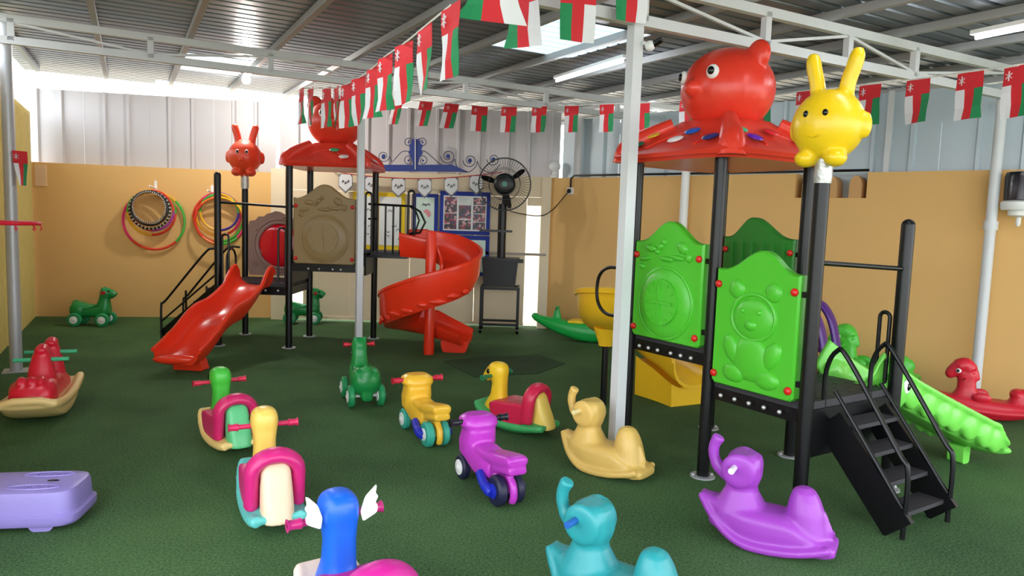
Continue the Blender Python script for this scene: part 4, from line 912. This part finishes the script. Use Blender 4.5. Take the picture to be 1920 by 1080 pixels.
m = MB(); m.lathe((sp_.x, sp_.y, .50), [(.06,0),(.065,.03),(.11,.15)], 14); m.build('support_boot', YSL, ysl)
arch_handle(rtw, (.02, D1+.06, ZRU-.1), (1,.0,0), .62, .16); m = MB(); m.tube(bez([(-.03, D1+.02, ZRU+.42), (-.05, D1+.2, ZRU+.42), (-.05, D1+.3, ZRU+.34), (-.05, D1+.3, ZRU+.18), (-.05, D1+.2, ZRU+.1), (-.03, D1+.04, ZRU+.1)], 5), .012, 8); m.build('handle', BLACK, rtw)
SR = [[(.0,.3,'white'),(.5,.25,'crimson'),(-.3,.75,'green'),(.45,.8,'crimson')], [(.2,.4,'green')], [(-.55,.75,'yellow'),(.1,.75,'blue'),(.55,.3,'navy'),(-.6,.25,'dark_green'),(0,.35,'white')], [(-.55,.70,'green'),(-.5,.3,'purple'),(0,.75,'crimson'),(.35,.35,'white'),(.7,.6,'crimson')]]
tower_roof(rtw, S/2, D1/2, .53, 1.945, REDROOF, SR, spotmats=SPOT)
bear_head(rtw, (S/2, D1/2, 2.38), .30, radians(208)-RANG, REDROOF)
bun = bunny(rtw, (.012, D2, 2.035), .174, radians(-137)-RANG, plastic('bunny_yellow', (246, 204, 30), .3), black_eyes=True)
q = MB(); q.lathe((0, D2, 1.74), [(.042,0),(.045,.03),(.043,.14)], 14); q.build('tape_wrap', TAPE, p4)

# ================================================================== RIDE-ON TOYS
def rocker_secs(L, w, tipf=.19, tipr=.11, seat=.17, kf=.45):
    out = []
    for i in range(15):
        f = -1+2*i/14; x = f*L/2; zb = (tipf-.04 if f > 0 else tipr-.03)*abs(f)**2.2; top = seat + ((tipf-seat)*f**3 if f > 0 else (tipr-seat)*(-f)**3)
        hw = w/2*(1-(1-kf)*max(0, f)**2.0 - .12*max(0, -f)**3); out.append((x, zb, max(top, zb+.04), hw))
    out[0] = (-L/2, tipr-.03, tipr, w/2*.8); return out
def rod(parent, x, z, L, mt, name='handle', knob=False, r=.013):
    m = MB(); m.cyl((x, -L/2, z), (x, L/2, z), r, 10)
    if knob:
        for s in (-1, 1): m.lathe((x, s*L*.36, z), [(r*1.5,0),(r*1.25,.03),(r*1.35,L*.12),(r*1.8,L*.14)], 10, R=Matrix.Rotation(-s*pi/2, 3, 'X'))
    return m.build(name, mt, parent)
def elephant(name, label, rgb, hrgb, loc, ang, sc=1.0):
    o = thing(name, label, 'rocker', loc, radians(ang), 'elephant rockers', sc); P = plastic('elephant_%d_%d' % rgb[:2], rgb, .38); m = MB(); L = .70
    sec = []
    for i in range(17):
        f = -1+2*i/16; x = f*L/2; x = x*(.80 if f > 0 else .92); zb = (.165 if f > 0 else .06)*abs(f)**2.1; zt = .195+.02*max(0, f)**3-.10*max(0, -f-.45)/.55; hw = .138*(1-.86*max(0, f)**2.2-.22*max(0, -f)**3)
        sec.append((x, zb, max(zt, zb+.045), max(hw, .018)))
    m.lx([(x, zb, zt-.012, hw*.92) for x, zb, zt, hw in sec], 20, .6)
    for s in (-1, 1): m.tube([(x, s*hw*.96, zb+.022) for (x, zb, zt, hw) in sec], .021, 8)                       # rolled runner edge
    m.lz([(.06,.09,.15,.115), (.15,.09,.135,.105), (.20,.09,.105,.085), (.25,.092,.075,.066), (.30,.09,.07,.065)], 20, .8)
    m.lz([(.265,.085,.05,.055), (.285,.085,.072,.07), (.32,.085,.082,.075), (.38,.085,.084,.075), (.415,.085,.075,.068), (.43,.085,.05,.05)], 22, .6)
    for s in (-1, 1): m.lathe((.098, s*.068, .352), [(.05,-.02),(.08,-.012),(.084,.0),(.08,.014),(.055,.02)], 24, R=Matrix.Rotation(-s*pi/2, 3, 'X'))
    m.ell((.155, 0, .315), (.04,.045,.05), 12, 8)
    m.tube(bez([(.15,0,.30), (.20,0,.325), (.232,0,.38), (.235,0,.435), (.212,0,.485)], 6), [.036]*4+[.031]*6+[.027]*8+[.027,.027,.028,.029,.030,.031,.031], 14)
    m.lz([(.03,-.215,.10,.112), (.12,-.21,.094,.10), (.21,-.20,.082,.088), (.26,-.195,.068,.074), (.30,-.19,.05,.054), (.316,-.189,.024,.028)], 20, .85)
    m.tube([(-.300,0,.05), (-.302,0,.13), (-.275,0,.21)], [.024,.024,.015], 8)
    m.lx([(-.345,.035,.085,.085), (-.30,.025,.09,.11), (-.26,.02,.09,.11)], 14, .5)
    m.organic('elephant_body', P, o, voxel=.0085, smooth=4); rod(o, .115, .37, .30, plastic('rod_%d_%d' % hrgb[:2], hrgb, .35), r=.015)
    for s in (-1, 1): q = MB(); q.ell((.158, s*.078, .345), (.010,.008,.014), 10, 6); q.build('eye', EYEB, o)
    return o
def tri_horse(label, cn_, cs_, cf, cb, ch, loc, ang, sc=1.0, wings=False):
    o = thing('rocking_horse', label, 'rocking horse', loc, radians(ang), 'moulded rocking horses with backrest', sc)
    pn_, ps_, pf, pb2, ph = [plastic('toy_%d_%d_%d' % c, c, .36) for c in (cn_, cs_, cf, cb, ch)]
    m = MB(); sec = rocker_secs(.64, .25, .19, .10, .11, .75); m.lx(sec, 18, .5)
    for s in (-1, 1): m.tube([(x, s*hw*.95, (zb+zt)/2) for (x, zb, zt, hw) in sec], [.028]*14+[.02], 10)
    m.organic('rocker_base', pb2, o, voxel=.010, smooth=4)
    m = MB(); m.lz([(.10,.17,.12,.07), (.16,.175,.10,.064), (.24,.16,.062,.056), (.32,.155,.055,.054), (.38,.165,.064,.062)], 18)
    m.ell((.172,0,.415), (.078,.068,.072), 18, 12, e=.75); m.tube(bez([(.16,0,.43), (.22,0,.415), (.27,0,.36)], 5), [.058]*4+[.054,.052,.05,.048,.046,.044,.042], 14); m.ell((.265,0,.365), (.045,.045,.04), 12, 8)
    m.organic('neck_and_head', pn_, o, voxel=.0095, smooth=4)
    m = MB(); m.prism(rounded([(.13,.09), (.17,.20), (.10,.225), (-.02,.225), (-.12,.24), (-.19,.16), (-.16,.08), (.02,.06)], .03), (0, .128, 0), (1,0,0), (0,0,1), .256)
    K = 14; pts = [(-.17, -.105, .10)] + [(-.19-.012*sin(a), -.105*cos(a), .265+.085*sin(a)) for a in [pi*i/K for i in range(K+1)]] + [(-.17, .105, .10)]
    m.tube(pts, [(.035,.055)]*len(pts), 12); m.organic('seat', ps_, o, voxel=.010, smooth=4)
    m = MB(); m.lz([(.06,-.255,.09,.075), (.14,-.245,.075,.075), (.22,-.225,.055,.072), (.29,-.215,.035,.066), (.315,-.212,.02,.045)], 18); m.organic('rear_body', pf, o, voxel=.0095, smooth=4)
    rod(o, .19, .385, .34, ph, knob=True)
    for s in (-1, 1):
        q = MB(); q.ell((.225, s*.060, .415), (.016,.008,.02), 10, 6); q.build('eye', EYEB, o)
        if wings:
            q = MB(); poly = rounded([(0,0),(.042,.025),(.038,.05),(.025,.062),(.03,.085),(.017,.095),(.012,.13),(-.017,.09),(-.02,.04)], .01)
            q.prism(poly, (.13, s*.074, .375), (-.25,s*.85,.1), (0,s*.3,1), .012); tag(q.build('wing', WHITE, o), 'white wing')
    return o
def one_horse(label, rgb, loc, ang, sc=1.0, group='plain rocking horses by the right wall'):
    o = thing('rocking_horse', label, 'rocking horse', loc, radians(ang), group, sc); P = plastic('horse_%d_%d' % rgb[:2], rgb, .38); m = MB(); L = .78
    sec = rocker_secs(L, .26, .19, .14, .17, .5); m.lx(sec, 18, .55)
    for s in (-1, 1): m.tube([(x, s*hw*.95, (zb+zt)/2-.01) for (x, zb, zt, hw) in sec], .026, 8)
    m.lz([(.06,.16,.14,.09), (.16,.165,.12,.085), (.24,.17,.075,.065), (.32,.175,.07,.06), (.38,.18,.075,.062)], 18)
    m.tube(bez([(.15,0,.40), (.19,0,.445), (.25,0,.42), (.30,0,.365)], 5), [.065]*5+[.07]*5+[.058,.056,.054,.052,.05,.048], 14); m.ell((.30,0,.36), (.045,.05,.045), 12, 8)
    m.tube(bez([(.10,0,.32), (.12,0,.40), (.17,0,.475)], 5), [.03]*11, 8)
    m.lz([(.06,-.24,.12,.10), (.16,-.235,.11,.095), (.22,-.245,.085,.08), (.27,-.26,.055,.06), (.29,-.265,.03,.03)], 18); m.ell((-.32,0,.21), (.045,.04,.06), 10, 8); m.ell((-.20,0,.24), (.06,.085,.05), 12, 8)
    m.organic('horse_body', P, o, voxel=.011, smooth=5)
    for s in (-1, 1):
        q = MB(); q.ell((.245, s*.06, .40), (.022,.008,.022), 10, 6); q.build('eye_white', WHITE, o); q = MB(); q.ell((.25, s*.067, .40), (.013,.006,.014), 10, 6); q.build('pupil', EYEB, o)
        q = MB(); q.ell((.06, s*.10, .19), (.07,.02,.045), 12, 6); q.build('foot_rest', P, o)
    rod(o, .19, .33, .26, P); return o
def wheel(parent, c, r, wd, mt, hub, hubr=.55):
    m = MB(); c = Vector(c); m.lathe(c, [(r*.5,-wd/2),(r*.85,-wd/2),(r,-wd*.28),(r,wd*.28),(r*.85,wd/2),(r*.5,wd/2)], 22, R=Matrix.Rotation(pi/2, 3, 'X')); w_ = m.build('wheel', mt, parent)
    for s in (-1, 1): q = MB(); q.lathe(c+Vector((0, s*(wd/2+.001), 0)), [(r*hubr,-.006),(r*hubr,.004),(r*hubr*.35,.008),(r*hubr*.2,.014)], 16, R=Matrix.Rotation(-s*pi/2, 3, 'X')); q.build('hub_cap', hub, w_)
    return w_
def roller(label, loc, ang, sc=1.0):
    o = thing('roller_pony', label, 'ride-on toy', loc, radians(ang), 'green four-wheeled ride-on ponies', sc); P = plastic('pony_green', (26, 138, 66), .32); W2 = plastic('wheel_green', (40, 150, 92), .38); m = MB()
    m.lx([(-.25,.15,.22,.04), (-.22,.11,.28,.085), (-.14,.10,.31,.10), (-.02,.11,.275,.095), (.08,.10,.275,.09), (.17,.11,.30,.085), (.22,.14,.27,.05)], 18, .75)
    m.lz([(.18,.13,.09,.08), (.28,.14,.078,.07), (.35,.15,.062,.06), (.41,.165,.066,.062)], 18); m.ell((.165,0,.42), (.072,.068,.072), 16, 10); m.tube(bez([(.17,0,.43),(.225,0,.42),(.275,0,.38)], 5), [.05]*11, 12)
    for s in (-1, 1):
        m.ell((.14, s*.042, .478), (.02,.016,.025), 8, 6); m.ell((-.15, s*.055, .20), (.10,.065,.11), 14, 8)
        m.lx([(.10,.05,.16,.02), (.15,.05,.20,.02)], 8)
    m.ell((-.19,0,.24), (.06,.05,.09), 12, 8); m.lx([(-.24,.05,.13,.045), (-.10,.05,.13,.045)], 12); m.lx([(.09,.05,.13,.045), (.20,.05,.13,.045)], 12)
    m.organic('pony_body', P, o, voxel=.011, smooth=5)
    q = MB(); q.tube([( -.19+.06*k, s_*(.086+.012*sin(k)), .245-.028*sin(k*.9)) for s_ in (1,) for k in range(6)], .008, 6); q.tube([(-.19+.06*k, -(.086+.012*sin(k)), .245-.028*sin(k*.9)) for k in range(6)], .008, 6); q.build('saddle_edge', P, o)
    for x in (-.165, .16):
        for s in (-1, 1): wheel(o, (x, s*.115, .086), .086, .05, W2, WHITE)
        q = MB(); q.cyl((x,-.1,.086), (x,.1,.086), .012, 8); q.build('axle', WHITE, o)
    rod(o, .175, .43, .25, plastic('handle_red', (196, 32, 52), .35), knob=True)
    for s in (-1, 1): q = MB(); q.ell((.215, s*.05, .445), (.012,.007,.016), 8, 6); q.build('eye', EYEB, o)
    return o
def moto(label, rgb, tyre, hand, loc, ang, sc=1.0):
    o = thing('ride_on_motorbike', label, 'ride-on toy', loc, radians(ang), 'moulded ride-on motorbikes', sc); P = plastic('moto_%d_%d' % rgb[:2], rgb, .3); TY = plastic('tyre_%d_%d' % tyre[:2], tyre, .5); HB = plastic('exhaust_blue', (30, 44, 180), .35); m = MB()
    m.lx([(-.12,.10,.22,.06), (-.04,.06,.26,.075), (.06,.08,.29,.08), (.16,.13,.34,.085), (.22,.18,.36,.075)], 18, .6)                      # belly and tank
    m.lz([(.18,.16,.075,.09), (.28,.145,.088,.098), (.36,.13,.082,.09), (.41,.13,.065,.08)], 18, .6)
    m.lz([(.385,.14,.085,.10), (.40,.14,.095,.115), (.445,.145,.085,.105), (.47,.145,.055,.07)], 20, .75)                                   # rounded handlebar cover
    m.lx([(-.34,.275,.33,.06), (-.30,.265,.335,.065), (-.18,.23,.31,.07), (-.06,.22,.28,.07), (.03,.22,.29,.07)], 18, .5)                     # seat with raised tail
    m.lx([(-.34,.215,.265,.055), (-.28,.205,.26,.06), (-.14,.16,.25,.06)], 16, .5)
    m.lx([(.16,.10,.2,.02), (.22,.03,.24,.028), (.26,.05,.22,.02)], 12, .7)
    m.tube(bez([(-.16,0,.2), (-.22,0,.185), (-.285,0,.14), (-.30,0,.07), (-.28,0,.03)], 5), [(.022,.022)]*21, 10)                            # fender between the rear wheels
    m.lx([(-.25,.06,.13,.02), (-.1,.06,.16,.03)], 10)
    m.v = [(a_, b_, c_ if c_ < .1 else .1+(c_-.1)*.82) for a_, b_, c_ in m.v]
    m.organic('bike_body', P, o, voxel=.010, smooth=4)
    for s in (-1, 1): wheel(o, (-.215, s*.052, .082), .082, .055, TY, WHITE if tyre[0] > 50 else HB, .5); wheel(o, (.215, s*.055, .072), .072, .045, TY, WHITE, .62)
    for s in (-1, 1): q = MB(); q.tube(bez([(-.06, s*.08, .13), (-.14, s*.095, .10), (-.225, s*.092, .075)], 5), [.026]*6+[.030]*4+[.022], 10); q.build('exhaust', HB, o)
    q = MB(); q.cyl((-.215,-.1,.082), (-.215,.1,.082), .012, 8); q.cyl((.215,-.09,.072), (.215,.09,.072), .012, 8); q.build('axle', WHITE, o)
    rod(o, .13, .366, .36, plastic('grip_%d_%d' % hand[:2], hand, .4), knob=True, r=.014); return o
elephant('elephant_rocker', 'violet elephant rocker with raised trunk, frontmost at right', (158, 66, 184), (232, 222, 240), (1.225, 3.29, 0), 150, 1.0)
elephant('elephant_rocker', 'cream elephant rocker in front of the thick white pole', (222, 184, 100), (238, 220, 160), (.575, 4.24, 0), 140, .97)
elephant('elephant_rocker', 'turquoise elephant rocker at the bottom edge of the photo', (44, 150, 156), (36, 96, 176), (.415, 2.64, 0), 143, .97)
ts = thing('toddler_slide', 'tall purple plastic climber with looped sides, half hidden behind the right tower', 'toddler slide', (2.74, 6.45, 0), radians(139), sc=1.08); PU = plastic('climber_purple', (84, 40, 130), .35)
for sy in (-.16, .16):
    q = MB(); pts = bez([(-.22, sy, 0), (-.20, sy, .3), (-.13, sy, .62), (-.02, sy, .77), (.06, sy, .70), (.05, sy, .45), (.12, sy, .2), (.2, sy, 0)], 6); q.tube(pts, [(.075, .03)]*len(pts), 12)
    q.tube(bez([(-.20, sy, .28), (-.08, sy, .36), (.06, sy, .40)], 6), [(.045,.026)]*13, 10); q.organic('side_loop', PU, ts, voxel=.011, smooth=3)
for k in range(3): q = MB(); q.box((-.19+.04*k, 0, .12+.15*k), (.09, .34, .035)); q.build('step', PU, ts)
q = MB(); q.loft([[Vector((x_, a, z_+b)) for a, b in ((-.15,0),(.15,0),(.15,.03),(-.15,.03))] for x_, z_ in ((-.08,.42),(.05,.42),(.3,.14),(.42,.08))]); q.build('slide_bed', plastic('climber_bed_violet', (96, 70, 170), .35), ts)
tri_horse('rocking horse with yellow neck, crimson seat and green base, right of the yellow motorbike', (240,196,44), (206,34,74), (238,206,100), (66,168,96), (30,120,80), (.055, 5.02, 0), 143, .97)
tri_horse('rocking horse with cream neck, pink seat and teal base, facing away at front left', (238,200,96), (206,36,120), (236,206,176), (96,190,186), (206,36,90), (-1.19, 3.46, 0), 117, 1.02)
tri_horse('rocking horse with green neck, pink seat and cream base, left of centre', (70,190,60), (206,36,100), (96,196,130), (240,206,130), (206,36,70), (-1.81, 4.48, 0), 127, .98)
tri_horse('rocking horse with blue winged neck and red handles, at the bottom edge', (24,96,214), (196,36,140), (40,90,200), (226,204,190), (196,40,120), (-.505, 2.34, 0), 124, 1.05, wings=True)
one_horse('crimson rocking horse at the right edge by the white post', (206, 30, 50), (3.98, 5.78, 0), 152, .95)
one_horse('light green rocking horse by the right wall behind the caterpillar slide', (84, 200, 62), (3.55, 6.94, 0), 140, 1.14)
roller('green roller pony in the far left corner, standing side-on', (-5.32, 8.93, 0), 8, 1.0)
roller('green roller pony behind the red tower posts, by the gate', (-2.86, 9.68, 0), 8, 1.0)
roller('green roller pony facing away in front of the thin white pole', (-1.19, 5.66, 0), 112, 1.02)
moto('yellow ride-on motorbike with teal tyres and red grips', (244,190,56), (58,170,150), (200,30,60), (-.58, 4.78, 0), 118, 1.02)
moto('magenta ride-on motorbike with dark tyres and black grips', (190,60,190), (28,28,60), (24,24,34), (-.10, 3.84, 0), 119, 1.0)
# two-seat red rocker
o = thing('double_rocker', 'red two-seat rocking toy with green handles on a cream boat base', 'rocker', (-3.36, 5.02, 0), radians(112))
PR = plastic('rocker_crimson', (214, 24, 50), .33); PC = plastic('rocker_cream', (238, 204, 136), .36)
m = MB(); sec = rocker_secs(.92, .36, .18, .18, .15, .9); m.lx(sec, 18, .5)
for s in (-1, 1): m.tube([(x, s*hw*.98, zt-.01+.03*abs(x)) for (x, zb, zt, hw) in sec], .03, 10)
m.tube([(-.44,-.17,.17), (-.46,-.08,.205), (-.46,.08,.205), (-.44,.17,.17)], .028, 10); m.organic('boat_base', PC, o, voxel=.012, smooth=4)
m = MB(); m.lx([(-.41,.14,.22,.06), (-.37,.11,.29,.125), (-.28,.10,.325,.145), (-.18,.10,.28,.13), (-.06,.1,.28,.12), (.1,.1,.28,.12), (.2,.1,.25,.12), (.32,.10,.24,.12), (.42,.12,.18,.06)], 18, .7)
for xx in (-.04, .26): m.lz([(.2,xx,.11,.10), (.30,xx+.01,.075,.085), (.38,xx+.02,.06,.07), (.45,xx+.03,.045,.05)], 16); m.tube(bez([(xx+.02,0,.44), (xx+.05,0,.475), (xx+.10,0,.45)], 4), [.042]*9, 10); m.ell((xx+.0,0,.47), (.03,.045,.03), 10, 6)
for yy in (-.06, 0, .06): m.ell((-.32, yy, .30), (.07,.03,.045), 10, 6)
m.organic('rocker_body', PR, o, voxel=.012, smooth=4)
for xx in (-.02, .28): rod(o, xx, .40, .34, plastic('handle_green', (60,180,130), .35), r=.015)
# green seesaw by the right wall
o = thing('seesaw', 'green curved seesaw with pointed ends by the wall behind the yellow slide', 'seesaw', (1.03, 8.93, 0), radians(-12)); PG = plastic('seesaw_green', (24, 168, 70), .33)
m = MB(); L = 1.5; m.lx([(L/2*f, .24*abs(f)**1.8, max(.25+.07*abs(f)**2, .24*abs(f)**1.8+.06), .16*(1-.72*abs(f)**2.2)) for f in [-1+2*i/14 for i in range(15)]], 18, .7)
for s in (-1, 1): m.ell((s*.735, 0, .29), (.05,.04,.045), 10, 8); m.lz([(.22, s*.45, .075, .06), (.32, s*.45, .05, .045), (.40, s*.45, .03, .035), (.44, s*.45, .02, .03)], 12)
m.organic('seesaw_body', PG, o, voxel=.012, smooth=4)
for s in (-1, 1): rod(o, s*.45, .41, .22, plastic('handle_dark_green', (30, 90, 50), .4), r=.014)
for s in (-1, 1): m = MB(); m.lx([(s*.20-.1,.23,.26,.10), (s*.20-.05,.23,.28,.12), (s*.2+.05,.23,.28,.12), (s*.2+.1,.23,.26,.10)], 14, .5); m.build('yellow_seat', plastic('seat_yellow', (244, 206, 40), .35), o)
# lilac bench at the lower left
bn = thing('toy_bench', 'low lilac plastic bench slab with rounded corners at the lower left edge', 'toy bench', (-2.31, 3.26, 0), radians(10)); LI = plastic('bench_lilac', (142, 128, 196), .4)
m = MB(); K = 10
def slab_ring(k, z): return [Vector((a*k if abs(a) < .2 else a-(1-k)*.3*(1 if a > 0 else -1), b-(1-k)*.3*(1 if b > 0 else -1), z)) for a, b in rounded([(-.5,-.17),(.30,-.17),(.30,.17),(-.5,.17)], .09, 6)]
m.loft([slab_ring(.97, .03), slab_ring(1.0, .045), slab_ring(1.0, .075), slab_ring(.955, .085), slab_ring(.94, .165), slab_ring(.92, .185), slab_ring(.87, .192)]); m.build('bench_slab', LI, bn)
for cx, cy in ((.10,.085),(.10,-.085)):
    q = MB(); q.tube([(cx+.11*cos(2*pi*i/28), cy+.03*sin(2*pi*i/28), .193) for i in range(28)], .005, 6, closed=True); q.build('embossed_oval', LI, bn)
    for k in range(5): q = MB(); q.tube([(cx-.06+.03*k, cy-.008, .194), (cx-.05+.03*k, cy+.008, .194), (cx-.04+.03*k, cy-.006, .194)], .003, 5); q.build('embossed_mark', LI, bn)
q = MB(); q.ell((.15, 0, .192), (.028,.012,.004), 14, 6); tag(q.build('slot', EYEB, bn), 'dark slot')
for sy in (-1, 1): q = MB(); q.prism(rounded([(-.12,.0),(-.04,.0),(-.01,.05),(-.16,.05)], .015), (-.12, sy*.12+.02, 0), (1,0,0), (0,0,1), .04); q.build('foot', LI, bn)
for sy in (-1, 1): q = MB(); q.prism(rounded([(.05,.0),(.13,.0),(.16,.05),(.02,.05)], .015), (.06, sy*.12+.02, 0), (1,0,0), (0,0,1), .04); q.build('foot', LI, bn)
for sy in (-1, 1): q = MB(); q.tube(bez([(-.30,sy*.15,.03), (-.38,sy*.20,.12), (-.42,sy*.18,.25)], 5), .022, 10); tag(q.build('side_arm', plastic('arm_magenta', (190,40,120), .35), bn), 'magenta side arm')
# thin patch of darker turf near the spiral slide
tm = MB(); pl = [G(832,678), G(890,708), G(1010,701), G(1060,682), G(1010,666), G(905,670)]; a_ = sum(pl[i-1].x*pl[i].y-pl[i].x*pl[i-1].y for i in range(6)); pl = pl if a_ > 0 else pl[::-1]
tm.prism([(p.x-pl[0].x, p.y-pl[0].y) for p in pl], pl[0]+Vector((0,0,.001)), (1,0,0), (0,1,0), .006); tag(tm.build('turf_tone', TURF2, None, tuple(pl[0])), 'darker green turf patch by the foot of the red spiral slide', 'mat')
